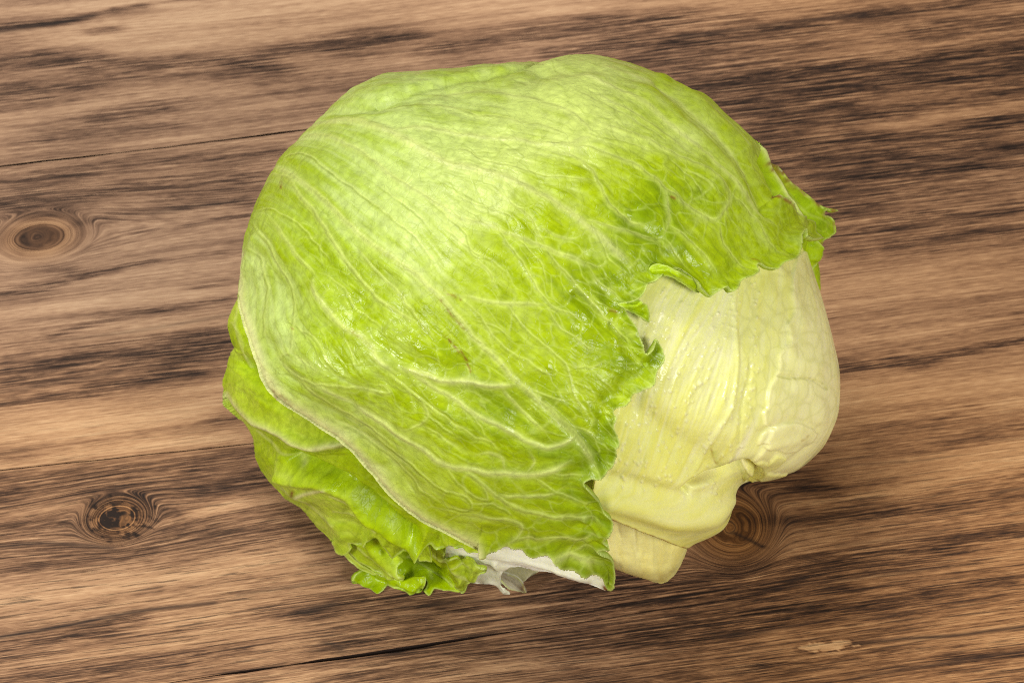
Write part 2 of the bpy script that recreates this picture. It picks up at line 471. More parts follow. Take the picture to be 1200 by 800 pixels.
    bp = N(t, 'ShaderNodeBump'); bp.inputs['Strength'].default_value = 0.35; bp.inputs['Distance'].default_value = 0.0003
    L(bh, bp.inputs['Height']); L(bp.outputs[0], pr.inputs['Normal'])
    return m
M_WOOD = wood_material()

ANG = math.radians(8.6)                    # boards run up to the right
gu_dir = np.array([math.cos(ANG), math.sin(ANG)]); gv_dir = np.array([-math.sin(ANG), math.cos(ANG)])
# strokes in the print: (points, half width px, strength)
BANDS = [
 ([(840, 92), (1000, 92), (1230, 86)], 52, .30), ([(900, 168), (1050, 158), (1230, 146)], 36, .26), ([(940, 236), (1060, 226), (1230, 212)], 26, .18), ([(760, 40), (900, 40), (1100, 20)], 30, .12),
 ([(480, 745), (700, 730), (900, 712), (1030, 700)], 40, .16), ([(700, 690), (860, 680), (980, 660)], 26, .14),
 ([(-60, 42), (0, 34), (60, 28), (110, 17), (165, 6), (230, -2)], 4, .45), ([(110, 38), (130, 34)], 5, .5), ([(140, 12), (165, 8)], 6, .4),
 ([(-60, 75), (0, 72), (60, 68), (110, 66)], 10, .32), ([(-60, 118), (0, 108), (60, 104), (90, 100)], 14, .30), ([(130, 84), (210, 92), (300, 80)], 12, .22),
 ([(170, 78), (250, 70), (320, 80)], 9, .30), ([(290, 72), (330, 62), (400, 46), (470, 38)], 9, .36), ([(110, 140), (160, 132), (190, 126)], 5, .28),
 ([(400, 60), (450, 52)], 9, .3), ([(520, 55), (580, 48), (640, 40), (720, 34), (770, 24)], 12, .36), ([(640, 62), (720, 58), (800, 50)], 8, .25),
 ([(0, 170), (100, 158), (200, 146)], 6, .14), ([(0, 212), (100, 200), (200, 188), (320, 178)], 7, .26),
 ([(-60, 242), (0, 236), (90, 226), (200, 214), (310, 205)], 11, .38), ([(0, 250), (50, 248)], 8, .2), ([(180, 235), (300, 222)], 5, .22),
 ([(90, 262), (200, 242), (290, 236)], 5, .24), ([(160, 272), (230, 262), (290, 252)], 4, .22),
 ([(-60, 352), (0, 345), (60, 335), (120, 318), (180, 306)], 5, .36), ([(50, 315), (80, 316)], 8, .2),
 ([(60, 392), (130, 374), (200, 362), (290, 346)], 4, .30), ([(230, 336), (290, 326)], 6, .25),
 ([(-60, 452), (0, 440), (100, 424), (200, 408), (290, 392)], 22, .36), ([(-60, 484), (0, 474), (80, 462), (160, 448), (225, 438)], 9, .34), ([(195, 440), (220, 400)], 7, .2),
 ([(255, 490), (300, 476)], 8, .34), ([(-60, 530), (0, 538), (30, 536)], 6, .22),
 ([(-60, 585), (0, 578), (80, 566), (180, 556), (320, 540)], 22, .30), ([(40, 622), (90, 612), (115, 606)], 14, .34), ([(120, 590), (160, 582), (180, 592)], 6, .4),
 ([(180, 600), (240, 578), (300, 566)], 14, .22), ([(-60, 648), (0, 642), (120, 630), (220, 622), (330, 600)], 14, .2), ([(0, 668), (120, 650)], 6, .18),
 ([(200, 650), (330, 628), (420, 640)], 20, .16),
 ([(-60, 768), (0, 760), (80, 744), (160, 726)], 8, .30), ([(60, 790), (160, 778), (280, 762)], 9, .22), ([(380, 760), (420, 752), (470, 748)], 7, .26),
 ([(340, 720), (400, 706), (520, 704), (700, 696), (800, 690)], 12, .22), ([(420, 790), (560, 770), (700, 754), (830, 748)], 18, .26),
 ([(500, 720), (640, 716), (740, 712)], 7, .2), ([(600, 790), (700, 785), (800, 772)], 8, .2),
 ([(700, 700), (780, 680), (860, 690), (960, 680)], 22, .40), ([(800, 700), (880, 664), (960, 670)], 12, .22), ([(760, 730), (860, 728), (960, 712)], 14, .22), ([(880, 560), (930, 566), (970, 578)], 12, .34),
 ([(960, 600), (1060, 580), (1200, 560)], 8, .16), ([(930, 665), (1000, 656), (1090, 640), (1210, 620)], 11, .34), ([(1060, 646), (1130, 634)], 7, .26),
 ([(880, 720), (980, 712), (1080, 700), (1180, 684)], 8, .26), ([(1090, 690), (1210, 672)], 8, .2), ([(900, 780), (1000, 766), (1120, 760)], 8, .22),
 ([(700, 800), (800, 790), (900, 785)], 10, .25), ([(1120, 780), (1220, 760)], 10, .16),
 ([(840, 40), (930, 28), (1040, 14), (1210, -4)], 5, .30), ([(780, 50), (860, 44), (960, 32)], 7, .30), ([(1040, 40), (1210, 14)], 6, .26), ([(1180, 30), (1210, 24)], 10, .3),
 ([(830, 106), (900, 100), (1000, 86), (1100, 72), (1210, 56)], 16, .44), ([(1090, 74), (1210, 62)], 14, .22), ([(850, 136), (920, 122), (980, 116)], 12, .34),
 ([(900, 152), (1000, 140), (1060, 130)], 9, .28), ([(1060, 90), (1200, 72)], 9, .2),
 ([(900, 186), (1000, 172), (1100, 156), (1210, 138)], 8, .44), ([(1040, 190), (1120, 182), (1210, 172)], 9, .36), ([(960, 214), (1060, 204), (1210, 190)], 7, .34),
 ([(1000, 160), (1100, 150)], 5, .2), ([(940, 240), (1010, 236), (1100, 222)], 5, .2), ([(980, 270), (1040, 262), (1120, 252), (1210, 240)], 12, .32), ([(985, 296), (1060, 286), (1210, 270)], 9, .26),
 ([(985, 410), (1060, 398), (1200, 380)], 5, .12), ([(990, 432), (1040, 425), (1080, 424)], 7, .44), ([(1070, 424), (1110, 416), (1150, 408), (1200, 398)], 5, .46), ([(1020, 500), (1080, 492), (1140, 478)], 7, .14),
 ([(970, 540), (1060, 530), (1200, 500)], 7, .12), ([(900, 610), (1000, 606), (1100, 596), (1210, 580)], 7, .22), ([(1010, 626), (1110, 612)], 6, .18),
]
LIGHTS = [
 ([(-60, 12), (60, 6), (200, 0)], 10, .14), ([(60, 46), (110, 44)], 8, .16), ([(150, 40), (300, 20), (460, 8), (600, 4)], 24, .20), ([(0, 145), (60, 132), (160, 108), (240, 104)], 10, .10),
 ([(200, 140), (320, 122)], 10, .10), ([(0, 165), (25, 162)], 8, .14), ([(0, 300), (20, 310), (60, 300)], 9, .14), ([(20, 262), (80, 262)], 6, .12),
 ([(0, 372), (60, 362), (180, 338), (280, 310)], 16, .10), ([(0, 412), (100, 396), (270, 374)], 6, .10),
 ([(-60, 512), (0, 504), (120, 490), (240, 470), (280, 460)], 20, .18), ([(0, 545), (120, 532), (270, 514)], 8, .16),
 ([(0, 700), (120, 684), (260, 662), (340, 650)], 16, .14), ([(60, 778), (200, 752), (330, 732)], 10, .14), ([(150, 735), (250, 722)], 5, .12),
 ([(230, 598), (280, 588)], 5, .14), ([(540, 740), (620, 728), (700, 716)], 5, .10),
 ([(840, 70), (960, 60), (1040, 44)], 10, .14), ([(980, 340), (1100, 326), (1210, 318)], 24, .12), ([(990, 470), (1080, 460), (1210, 440)], 22, .15), ([(1080, 262), (1210, 250)], 4, .06),
 ([(1060, 240), (1130, 238), (1210, 224)], 8, .14), ([(1020, 152), (1200, 122)], 5, .16), ([(1000, 550), (1100, 540), (1210, 526)], 14, .16), ([(960, 590), (1060, 572), (1200, 540)], 6, .18),
 ([(930, 640), (990, 630), (1080, 616)], 7, .10), ([(1080, 760), (1210, 744)], 10, .16), ([(880, 745), (950, 735)], 6, .08), ([(560, 780), (660, 766)], 4, .1), ([(650, 10), (760, 4)], 8, .12),
]
CRACKS = [  # thin dark lines of the print
 ([(-40, 752), (0, 746), (80, 732), (160, 716), (250, 706)], 1.4, .9), ([(0, 640), (60, 636), (130, 642)], 1.6, .6), ([(280, 696), (350, 686), (400, 676)], 1.3, .5),
 ([(360, 716), (372, 712), (390, 708)], 3, .7), ([(1000, 755), (1060, 748), (1120, 744), (1205, 733)], 1.5, .9), ([(1010, 792), (1110, 776), (1205, 762)], 1.4, .6),
 ([(860, 624), (878, 632), (893, 640)], 1.6, .9), ([(820, 580), (850, 590), (880, 600)], 1.2, .3), ([(380, 752), (400, 758), (398, 764)], 2, .6),
 ([(470, 712), (560, 704), (640, 700)], 1.3, .5), ([(980, 640), (1100, 624)], 1.2, .4), ([(910, 690), (1010, 676), (1110, 664)], 1.3, .5), ([(870, 746), (960, 728), (1070, 716)], 1.1, .4),
 ([(180, 250), (260, 238), (290, 232)], 1.6, .4), ([(60, 400), (170, 386), (285, 366)], 1.4, .35), ([(0, 460), (140, 436)], 1.4, .3), ([(1000, 100), (1200, 66)], 1.6, .3), ([(900, 212), (1050, 196), (1200, 180)], 1.5, .35),
 ([(0, 38), (60, 29), (105, 19)], 2, .6), ([(800, 44), (930, 26), (1010, 18)], 1.8, .5), ([(905, 560), (960, 548), (1060, 540)], 1.2, .35),
]
KNOTS = [(46, 278, 50, 30, 1.0), (137, 607, 34, 24, 0.6), (858, 618, 44, 40, 0.15)]
SEAMS = [([(-400, 246), (0, 195), (120, 181), (345, 153), (1250, 40)], 0.0004),
         ([(-400, 594), (0, 552), (300, 520), (1250, 420)], 0.0002),
         ([(-400, 890), (200, 801), (470, 760), (720, 722), (1300, 640)], 0.0006)]

def build_table():
    root = empty('table')
    root['kind'] = 'structure'
    root['label'] = 'brown weathered wood table boards under the lettuce'
    h = 0.0018
    # seams as straight lines in table coordinates: fitted through their two ends in view
    def uv(px, py):
        p = on_table(px, py); return p[0] * gu_dir[0] + p[1] * gu_dir[1], p[0] * gv_dir[0] + p[1] * gv_dir[1]
    sv = []
    for pts, gap in SEAMS:
        a = uv(*pts[1]); b = uv(*pts[-2]); sl = (b[1] - a[1]) / (b[0] - a[0])
        sv.append((a[1] - sl * a[0], sl, gap))
    zero = lambda u: 0 * u
    GAPS = [lambda u: 0.00040 * sstep(0.06, -0.02, u) * (0.75 + 0.4 * vnoise(u * 60, u * 0, 5)) + 0.00002,
            lambda u: 0.00016 * sstep(-0.02, -0.06, u) + 0.00002,
            lambda u: (0.00042 * np.exp(-((u + 0.05) / 0.045) ** 2) + 0.00016 * sstep(0.05, 0.0, u)) * (0.8 + 0.5 * vnoise(u * 80, u * 0, 8)) + 0.00002]
    wob = lambda u, k: 0.0007 * vnoise(u * 16, u * 0 + k, 3) + 0.00022 * vnoise(u * 70, u * 0 + k, 6)
    bounds = [(lambda u: 0 * u + 0.75, zero)] + [((lambda u, k=k, i=i: k[0] + k[1] * u + wob(u, i * 3.7)), GAPS[i]) for i, k in enumerate(sv)] + [(lambda u: 0 * u - 0.50, zero)]
    cu, cv = zip(*[uv(*c) for c in ((-20, -20), (1220, -20), (-20, 820), (1220, 820))])
    def spaced(a, b, d0, d1, fine, coarse):
        # fine steps between d0 and d1, coarse outside
        parts = []
        lo, hi = max(a, d0), min(b, d1)
        if a < lo: parts.append(np.arange(a, min(lo, b), coarse))
        if hi > lo: parts.append(np.arange(lo, hi, fine))
        if b > hi: parts.append(np.arange(max(hi, a), b, coarse))
        t = np.concatenate(parts + [np.array([b])]); t = np.unique(t)
        return np.r_[t[:-1][np.diff(t) > 1e-5], b]
    u_line = spaced(-0.75, 0.75, min(cu), max(cu), 0.0008, 0.006)
    nu = len(u_line)
    for i in range(4):
        (fa, ga), (fb, gb) = bounds[i], bounds[i + 1]
        u = u_line
        va = fa(u) - ga(u); vb = fb(u) + gb(u)
        vm, vM = vb.mean(), va.mean()
        tl = spaced(vm, vM, min(cv), max(cv), 0.0006, 0.006)
        t = ((tl - vM) / (vm - vM))[::-1]; nv = len(t)
        U = np.tile(u, (nv, 1)); V = va[None] + (vb - va)[None] * t[:, None]
        # slight wander of the sawn edge
        Z = np.zeros(U.shape); bev = np.minimum((va[None] - V), (V - vb[None]))
        # rounded arris
        t2 = t.copy()
        P = np.stack([U * gu_dir[0] + V * gv_dir[0], U * gu_dir[1] + V * gv_dir[1], Z], 2)
        px, py = to_px(P)
        tone = 0.39 + 0.10 * fbm(U * 9, V * 60, 3, 5 + i) + np.zeros(U.shape)
        class G(Grid):
            def __init__(s): pass
        ln = np.zeros(U.shape)
        def segd(pts, w):
            c, _ = curve(pts, 14.0)
            d = np.full(px.shape, 1e3)
            pd = np.array([9.0 * w + 12, 4.0 * w + 12]); x0, y0 = c.min(0) - pd; x1, y1 = c.max(0) + pd
            m = (px > x0) & (px < x1) & (py > y0) & (py < y1)
            if not m.any(): return None
            x = px[m]; y = py[m]; dd = np.full(x.shape, 1e3); end = np.zeros(x.shape)
            for a, b in zip(c[:-1], c[1:]):
                L = math.hypot(*(b - a)); ux, uy = (b - a) / L
                tt = np.clip((x - a[0]) * ux + (y - a[1]) * uy, 0, L)
                # stretched across the grain so that the ends taper
                dd = np.minimum(dd, np.hypot(((x - a[0]) - tt * ux) * 0.35, (y - a[1]) - tt * uy))
            return m, dd
        jit = 1 + 0.6 * fbm(U * 30, V * 140, 3, 2)
        for pts, w, s in BANDS:
            r = segd(pts, w)
            if r: tone[r[0]] += 0.78 * s * np.exp(-(r[1] / (w * 0.95 * jit[r[0]])) ** 2)
        for pts, w, s in LIGHTS:
            r = segd(pts, w)
            if r: tone[r[0]] -= s * 1.1 * np.exp(-(r[1] / (w * 1.05)) ** 2)
        for pts, w, s in CRACKS:
            r = segd(pts, w)
            if r: ln[r[0]] = np.maximum(ln[r[0]], s * np.exp(-(r[1] / (w + 0.6)) ** 2))
        tone = np.where(tone > 0.45, 0.45 + 0.33 * np.tanh((tone - 0.45) / 0.33), tone)
        # grain coordinates bent round the knots
        gu = U.copy(); gv = V.copy() + 0.0016 * fbm(U * 8, V * 25, 2, 9)
        ring = np.zeros(U.shape); warm = 0.25 * fbm(U * 5, V * 20, 2, 21)
        for kx, ky, rx, ry, st in KNOTS:
            ku, kv = uv(kx, ky)
            a = rx * S * 1.15; b = ry * S * 1.3
            x = (U - ku) / a; y = (V - kv) / b; r = np.sqrt(x * x + y * y)
            y0 = V - kv
            w = np.exp(-(np.sqrt((x / 2.4) ** 2 + (y / 1.6) ** 2)) ** 2)
            gv -= st * w * b * 0.9 * np.tanh(y * 1.5)
            core = np.exp(-(r / 1.0) ** 4)
            rr_ = r + 0.2 * fbm(x * 1.6, y * 1.6, 3, 40)
            gv = gv * (1 - core) + (kv + rr_ * b * 0.34 + 0.02) * core
            gu = gu * (1 - 0.7 * core) + 0.7 * core * ku
            ring += core * (rr_ * 21.0 + 1.2) * st
            tone += st * (0.22 * np.exp(-(rr_ / 0.74) ** 4) + 0.10 * np.exp(-((rr_ - 1.0) / 0.16) ** 2))
            warm += 0.8 * core
        # bark fleck knot and pale fleck
        for kx, ky, rx, ry, sg in ((137, 607, 30, 20, 1), (966, 757, 29, 5.5, -1)):
            x = (px - kx) / rx; y = (py - ky + (px - kx) * 0.1) / ry
            r = np.sqrt(x * x + y * y) + (0.9 * fbm(px / 9, py / 7, 3, 60) if sg > 0 else 0.8 * fbm(px / 13, py / 4.5, 4, 66))
            msk = sstep(1.0, 0.86, r)
            if sg > 0:
                n = fbm(px / 8, py / 6, 3, 71)
                tone += msk * (-0.16 + 0.60 * sstep(-0.02, 0.12, n)); ring *= (1 - msk)
                edge = np.exp(-((r - 0.95) / 0.12) ** 2); tone += 0.25 * edge
            else:
                tone = tone * (1 - msk) + 0.02 * msk; ln *= 1 - msk
                edge = np.exp(-((r - 1.1) / 0.12) ** 2); tone += 0.14 * edge
        rough_g = np.clip(sstep(420, 640, py) * 0.95 + 0.12 + 0.35 * (tone - 0.35), 0, 1)
        rough_g *= np.where((px > 950) & (py < 560), 0.55, 1.0) * 0 + 1
        warm += sstep(250, 600, py) * 0.5 + sstep(600, 1000, px) * 0.55 - 0.75
        # rows, then closing skirts for a solid board
        th = 0.018
        top_v = P.reshape(-1, 3)
        def rep(A): return A.reshape(-1)
        idx = np.arange(nv * nu).reshape(nv, nu)
        F = np.stack([idx[:-1, :-1].ravel(), idx[1:, :-1].ravel(), idx[1:, 1:].ravel(), idx[:-1, 1:].ravel()], 1)
        # arris: push the first and last rows down a little
        ringi = np.r_[idx[0, :], idx[1:, -1], idx[-1, -2::-1], idx[-2:0:-1, 0]]
        low = top_v[ringi] + np.array([0, 0, -th])
        n0 = len(top_v); k = len(ringi)
        ui = n0 + np.arange(k); li = n0 + k + np.arange(k)
        F2 = np.stack([ui, np.roll(ui, -1), np.roll(li, -1), li], 1)
        Vv = np.r_[top_v, top_v[ringi] - np.array([0, 0, 0.0001]), low]
        at = {}
        for nme, A in (('gu', gu), ('gv', gv), ('tone', tone), ('line', ln), ('ring', ring), ('warm', warm), ('rough_grain', rough_g)):
            f = rep(A); side = f[ringi] * 0 + 2.0 if nme == 'line' else f[ringi]; at[nme] = np.r_[f, side, side]  # side faces coloured dark to stand for the shade inside the joints
        Fall = np.r_[F, F2]
        o = mesh_from('plank', Vv, Fall[:, ::1], M_WOOD, root, at, None, smooth=False)
    # dark batten under the joints
    m, t = nt('dark_underside'); pr = N(t, 'ShaderNodeBsdfPrincipled'); oo = N(t, 'ShaderNodeOutputMaterial'); t.links.new(pr.outputs[0], oo.inputs[0])
    nz = N(t, 'ShaderNodeTexNoise'); nz.inputs['Scale'].default_value = 90
    rp = N(t, 'ShaderNodeValToRGB'); rp.color_ramp.elements[0].color = (0.006, 0.004, 0.003, 1); rp.color_ramp.elements[1].color = (0.02, 0.013, 0.01, 1)
    t.links.new(nz.outputs['Fac'], rp.inputs[0]); t.links.new(rp.outputs[0], pr.inputs['Base Color']); pr.inputs['Roughness'].default_value = 0.9
    c = []
    for z in (-0.030, -0.0185):
        for su, sv_ in ((-.74, -.49), (.74, -.49), (.74, .74), (-.74, .74)):
            c.append((su * gu_dir[0] + sv_ * gv_dir[0], su * gu_dir[1] + sv_ * gv_dir[1], z))
    F = [(0, 3, 2, 1), (4, 5, 6, 7), (0, 1, 5, 4), (1, 2, 6, 5), (2, 3, 7, 6), (3, 0, 4, 7)]
    mesh_from('batten_board', np.array(c), np.array(F), m, root, smooth=False)
build_table()

# ------------------------------------------------------------------ the lettuce
base_pt = AIM + np.array([0.005, 0.0, -AIM[2]])
LETTUCE = empty('lettuce', (0, 0, 0))
LETTUCE['label'] = 'whole green iceberg lettuce head lying on the wood table'
LETTUCE['category'] = 'lettuce'

PALE = np.array([.60, .71, .17]); MID = np.array([.385, .51, .001]); DEEP = np.array([.22, .33, .0]); CREAM = np.array([.80, .80, .36])
DARKL = np.array([.22, .30, .002]); BROWN = np.array([.24, .09, .015]); RIM = np.array([.62, .72, .20])

def ramp(t, cols):
    t = np.clip(t, 0, 1) * (len(cols) - 1); i = np.clip(t.astype(int), 0, len(cols) - 2); f = (t - i)[..., None]
    C = np.array(cols); return C[i] * (1 - f) + C[i + 1] * f
def mix(a, b, m): return a * (1 - m[..., None]) + b * m[..., None]

# veins traced on the big outer leaf: (points, half width px, height mm, cream 0..1, dark line 0..1)
V = [
 ([(330, 188), (348, 182), (366, 186), (380, 198), (400, 213), (436, 240), (460, 258), (488, 280), (500, 298), (505, 310), (500, 320)], 1.5, .20, .1, .8),
 ([(345, 170), (360, 161), (392, 164), (408, 172), (428, 182), (450, 200), (480, 220), (500, 232), (524, 248), (540, 258), (560, 261), (580, 268), (604, 278), (636, 290), (670, 302), (695, 314)], 2.4, .32, .5, .5),
 ([(360, 152), (376, 146), (408, 142), (436, 148), (460, 158), (490, 174), (530, 194), (588, 206), (616, 220), (648, 236), (680, 258), (700, 276), (720, 294), (738, 310)], 4.0, .45, .75, .2),
 ([(680, 258), (690, 260), (716, 267), (740, 273), (768, 281), (776, 278)], 1.8, .22, .4, .5),
 ([(440, 132), (470, 124), (500, 124), (530, 127), (560, 137), (590, 140), (612, 144), (640, 149), (668, 160)], 1.6, .22, .3, .6),
 ([(460, 156), (500, 150), (540, 158), (590, 162), (616, 165), (640, 169), (668, 169), (682, 163), (694, 162)], 2.2, .32, .6, .4),
 ([(694, 162), (687, 148), (670, 134), (652, 126), (624, 119), (600, 113), (576, 108), (550, 108), (500, 112)], 1.8, .25, .4, .5),
 ([(694, 162), (720, 168), (740, 172), (770, 184)], 1.4, .18, .2, .5),
 ([(640, 168), (676, 173), (686, 174), (710, 184), (730, 190), (744, 196), (764, 210), (778, 222), (796, 235), (816, 248), (837, 258), (844, 252), (850, 241), (850, 228), (835, 209), (815, 196), (780, 178), (740, 160), (700, 148)], 2.0, .28, .4, .5),
 ([(776, 220), (780, 239), (782, 261), (776, 278)], 1.8, .26, .4, .5), ([(838, 259), (841, 264), (844, 278), (848, 289), (861, 302), (877, 319)], 1.5, .2, .3, .5),
 ([(780, 265), (801, 280), (816, 293), (829, 310), (840, 323)], 1.5, .2, .3, .5), ([(776, 280), (790, 298), (806, 318)], 1.2, .15, .2, .5),
 ([(850, 228), (870, 243), (883, 254), (888, 262), (900, 285), (915, 300)], 1.3, .2, .3, .5), ([(883, 254), (889, 245), (886, 236), (879, 224), (870, 204), (862, 188)], 1.5, .2, .3, .4),
 ([(658, 179), (676, 185), (692, 198), (700, 212), (705, 225), (716, 242), (728, 252), (742, 259), (760, 270)], 1.8, .28, .4, .5),
 ([(530, 176), (550, 180), (566, 190), (600, 196), (636, 206), (668, 209), (700, 214)], 1.2, .16, .2, .5), ([(550, 180), (580, 180), (594, 175)], 1.0, .14, 0, .6),
 ([(780, 190), (800, 206), (816, 222), (823, 235)], 1.2, .16, .1, .6), ([(796, 200), (814, 210), (830, 222), (838, 234)], 1.1, .14, .1, .5),
 ([(700, 80), (740, 90), (775, 106), (800, 120), (816, 136), (832, 150), (856, 176), (868, 198), (878, 222)], 2.4, .35, .5, .2),
 ([(680, 90), (720, 106), (760, 130), (800, 160), (830, 186), (856, 214), (880, 240), (905, 262)], 2.0, .28, .6, .2), ([(690, 110), (730, 130), (780, 160), (810, 182)], 1.4, .2, .4, .3),
 ([(660, 104), (700, 122), (750, 150), (790, 172)], 1.2, .16, .2, .4), ([(760, 96), (800, 128), (840, 168), (860, 196)], 1.3, .2, .3, .4),
 ([(300, 214), (316, 208), (340, 210), (356, 234), (368, 248), (384, 272), (400, 296), (410, 312), (426, 334), (444, 352), (468, 368), (490, 380)], 2.2, .32, .4, .35),
 ([(322, 196), (345, 208), (362, 220), (380, 234), (400, 254), (420, 274), (436, 286), (454, 298), (472, 310), (490, 322), (504, 336), (522, 352), (544, 380), (560, 400), (586, 424), (606, 448), (628, 466), (652, 488), (674, 508), (688, 528), (697, 545)], 3.2, .42, .6, .35),
 ([(444, 220), (468, 238), (492, 256), (504, 272)], 1.2, .15, 0, .7), ([(500, 234), (520, 252), (544, 274), (554, 300), (584, 306)], 1.2, .15, .1, .6), ([(520, 268), (540, 285), (556, 296), (580, 310), (600, 328)], 1.2, .15, .2, .5),
 ([(584, 270), (598, 290), (612, 308), (624, 330), (636, 348), (644, 358), (660, 366), (680, 373)], 1.8, .26, .3, .6),
 ([(640, 362), (656, 386), (674, 396), (688, 408), (704, 410)], 1.4, .2, .2, .6),
 ([(542, 348), (564, 352), (590, 356), (616, 357), (642, 357)], 2.4, .3, .5, .4), ([(554, 300), (574, 322), (584, 346)], 1.3, .2, .3, .3),
 ([(542, 352), (560, 368), (580, 398), (600, 414), (618, 423), (628, 432), (640, 438), (650, 434)], 1.7, .24, .2, .6), ([(556, 376), (580, 384), (600, 398)], 1.0, .12, 0, .6),
 ([(636, 290), (648, 306), (664, 322), (680, 342), (698, 360), (712, 376), (740, 404)], 2.0, .3, .3, .5), ([(604, 278), (620, 296), (634, 312), (640, 336)], 1.1, .15, .1, .5),
 ([(592, 356), (612, 382), (628, 398), (648, 414), (662, 428), (668, 442), (674, 466), (684, 480), (692, 494)], 1.9, .26, .2, .6),
 ([(662, 428), (690, 431), (706, 425), (716, 426)], 1.5, .2, .2, .6), ([(692, 432), (704, 444), (716, 456), (722, 462)], 1.3, .18, .1, .6),
 ([(670, 447), (688, 456), (700, 464)], 1.2, .16, .1, .6), ([(606, 448), (620, 456), (640, 464), (660, 470), (674, 468)], 1.1, .16, .2, .5),
 ([(470, 432), (500, 439), (520, 446), (550, 447), (576, 452), (606, 450)], 3.0, .4, .9, .1),
 ([(480, 436), (500, 448), (520, 460), (540, 472), (552, 482), (570, 492), (590, 500), (616, 513), (640, 523), (670, 513), (684, 504)], 2.4, .34, .7, .2),
 ([(470, 450), (500, 473), (516, 484), (530, 496), (546, 502), (556, 512), (568, 514), (586, 528)], 1.6, .22, .2, .7), ([(550, 482), (562, 500), (569, 513)], 1.2, .16, .1, .6),
 ([(584, 452), (600, 470), (616, 486), (640, 506)], 1.4, .2, .5, .3),
 ([(416, 476), (440, 490), (464, 508), (494, 526), (520, 542), (544, 548), (570, 551), (592, 553), (616, 555), (640, 550), (668, 540)], 3.0, .4, .75, .1),
 ([(492, 498), (516, 510), (534, 524), (540, 530)], 1.4, .18, .1, .7), ([(544, 550), (564, 564), (580, 578), (600, 590), (620, 598), (650, 603), (690, 606), (706, 612)], 2.0, .28, .4, .5),
 ([(580, 578), (612, 580), (638, 578), (660, 570)], 1.4, .2, .5, .2), ([(430, 508), (466, 536), (490, 552), (510, 568), (528, 575), (546, 582), (552, 590), (548, 598), (520, 592)], 1.5, .2, .1, .8),
 ([(522, 546), (536, 562), (548, 576), (570, 584), (566, 570), (558, 558)], 1.2, .16, .2, .7), ([(552, 602), (574, 606), (594, 605), (610, 612), (612, 618), (606, 628), (590, 634)], 1.4, .2, .4, .4),
 ([(548, 590), (570, 588), (590, 594), (598, 600), (594, 606)], 1.2, .16, .1, .6), ([(592, 553), (588, 536), (574, 530), (556, 534)], 1.3, .18, .5, .2), ([(616, 555), (626, 540), (620, 526)], 1.2, .16, .5, .2),
 ([(326, 424), (346, 439), (366, 448), (392, 451), (420, 455), (440, 458), (456, 460), (440, 446)], 1.8, .24, .3, .4), ([(348, 444), (370, 462), (392, 478), (416, 490), (440, 508), (460, 524)], 1.6, .24, .3, .6),
 ([(370, 450), (392, 460), (416, 476)], 2.0, .25, .6, .2), ([(328, 458), (348, 474), (370, 490), (388, 498)], 1.5, .22, 0, .9), ([(380, 486), (410, 506), (440, 526), (470, 552), (490, 572), (516, 590)], 1.3, .18, .1, .7),
 ([(456, 439), (480, 458), (496, 472), (502, 488), (492, 498), (470, 504)], 1.8, .26, .3, .5), ([(502, 488), (520, 500), (540, 512)], 1.2, .16, .1, .5),
 ([(292, 292), (302, 300), (310, 322), (314, 336), (313.6, 360), (310, 372), (311, 390), (315, 404)], 1.5, .2, .1, .8), ([(298, 264), (314, 284), (324, 306), (338, 328), (345, 348), (345, 374), (344, 386), (345, 404), (342, 414), (330, 418), (329, 428)], 1.7, .22, .2, .6),
 ([(300, 250), (318, 246), (332, 254), (348, 262), (360, 276), (376, 292), (390, 312)], 1.5, .2, .1, .7), ([(350, 262), (358, 264), (366, 269)], 1.0, .12, 0, .7),
 ([(372, 324), (373, 340), (382, 358), (396, 376), (406, 386), (420, 392), (436, 406), (442, 420), (462, 438)], 2.6, .36, .6, .2),
 ([(376, 322), (382, 324), (400, 338), (412, 360), (430, 372), (452, 388)], 1.4, .2, .1, .7), ([(400, 338), (408, 334), (420, 345)], 1.0, .12, 0, .6), ([(412, 360), (408, 370), (396, 366)], 1.0, .15, .3, .3),
 ([(420, 294), (440, 318), (466, 344), (490, 376), (510, 400)], 1.8, .24, .3, .4), ([(316, 256), (330, 272), (348, 298), (366, 316), (376, 328)], 1.8, .24, .4, .2),
 ([(336, 376), (352, 388), (366, 404)], 1.3, -.25, 0, 1.), ([(345, 386), (372, 398), (390, 430), (412, 444)], 1.1, .18, .1, .5), ([(342, 414), (360, 424), (374, 434), (366, 440)], 1.1, .14, .2, .3), ([(400, 390), (410, 410), (420, 440)], 1.1, .14, .1, .5),
 ([(622, 556), (644, 570), (670, 584), (690, 592)], 1.3, .18, .2, .6), ([(600, 628), (626, 630), (660, 630), (684, 632), (700, 622)], 1.5, .2, .4, .4), ([(630, 646), (642, 648), (668, 650), (692, 656), (706, 660)], 1.6, .22, .6, .2), ([(668, 650), (684, 642), (700, 640)], 1.3, .18, .3, .3),
 ([(640, 550), (664, 556), (690, 556)], 1.2, .15, .2, .4), ([(652, 488), (668, 500), (690, 506), (706, 520)], 1.1, .14, .2, .4), ([(560, 261), (572, 254), (571, 244), (578, 242), (576, 226)], 1.1, .15, 0, .6),
 ([(525, 225), (545, 236), (572, 246), (600, 256), (612, 270)], 1.0, .14, .1, .5), ([(576, 220), (600, 240), (620, 256), (632, 276), (638, 288)], 1.6, .22, .3, .4), ([(634, 268), (650, 277), (672, 280), (686, 274)], 1.1, .16, .4, .2),
 ([(690, 260), (706, 290), (714, 306), (726, 318)], 1.2, .16, .1, .6), ([(676, 304), (700, 312), (714, 306)], 1.2, .16, .2, .5), ([(690, 314), (700, 330), (720, 344), (730, 356)], 1.6, .22, .3, .4),
]
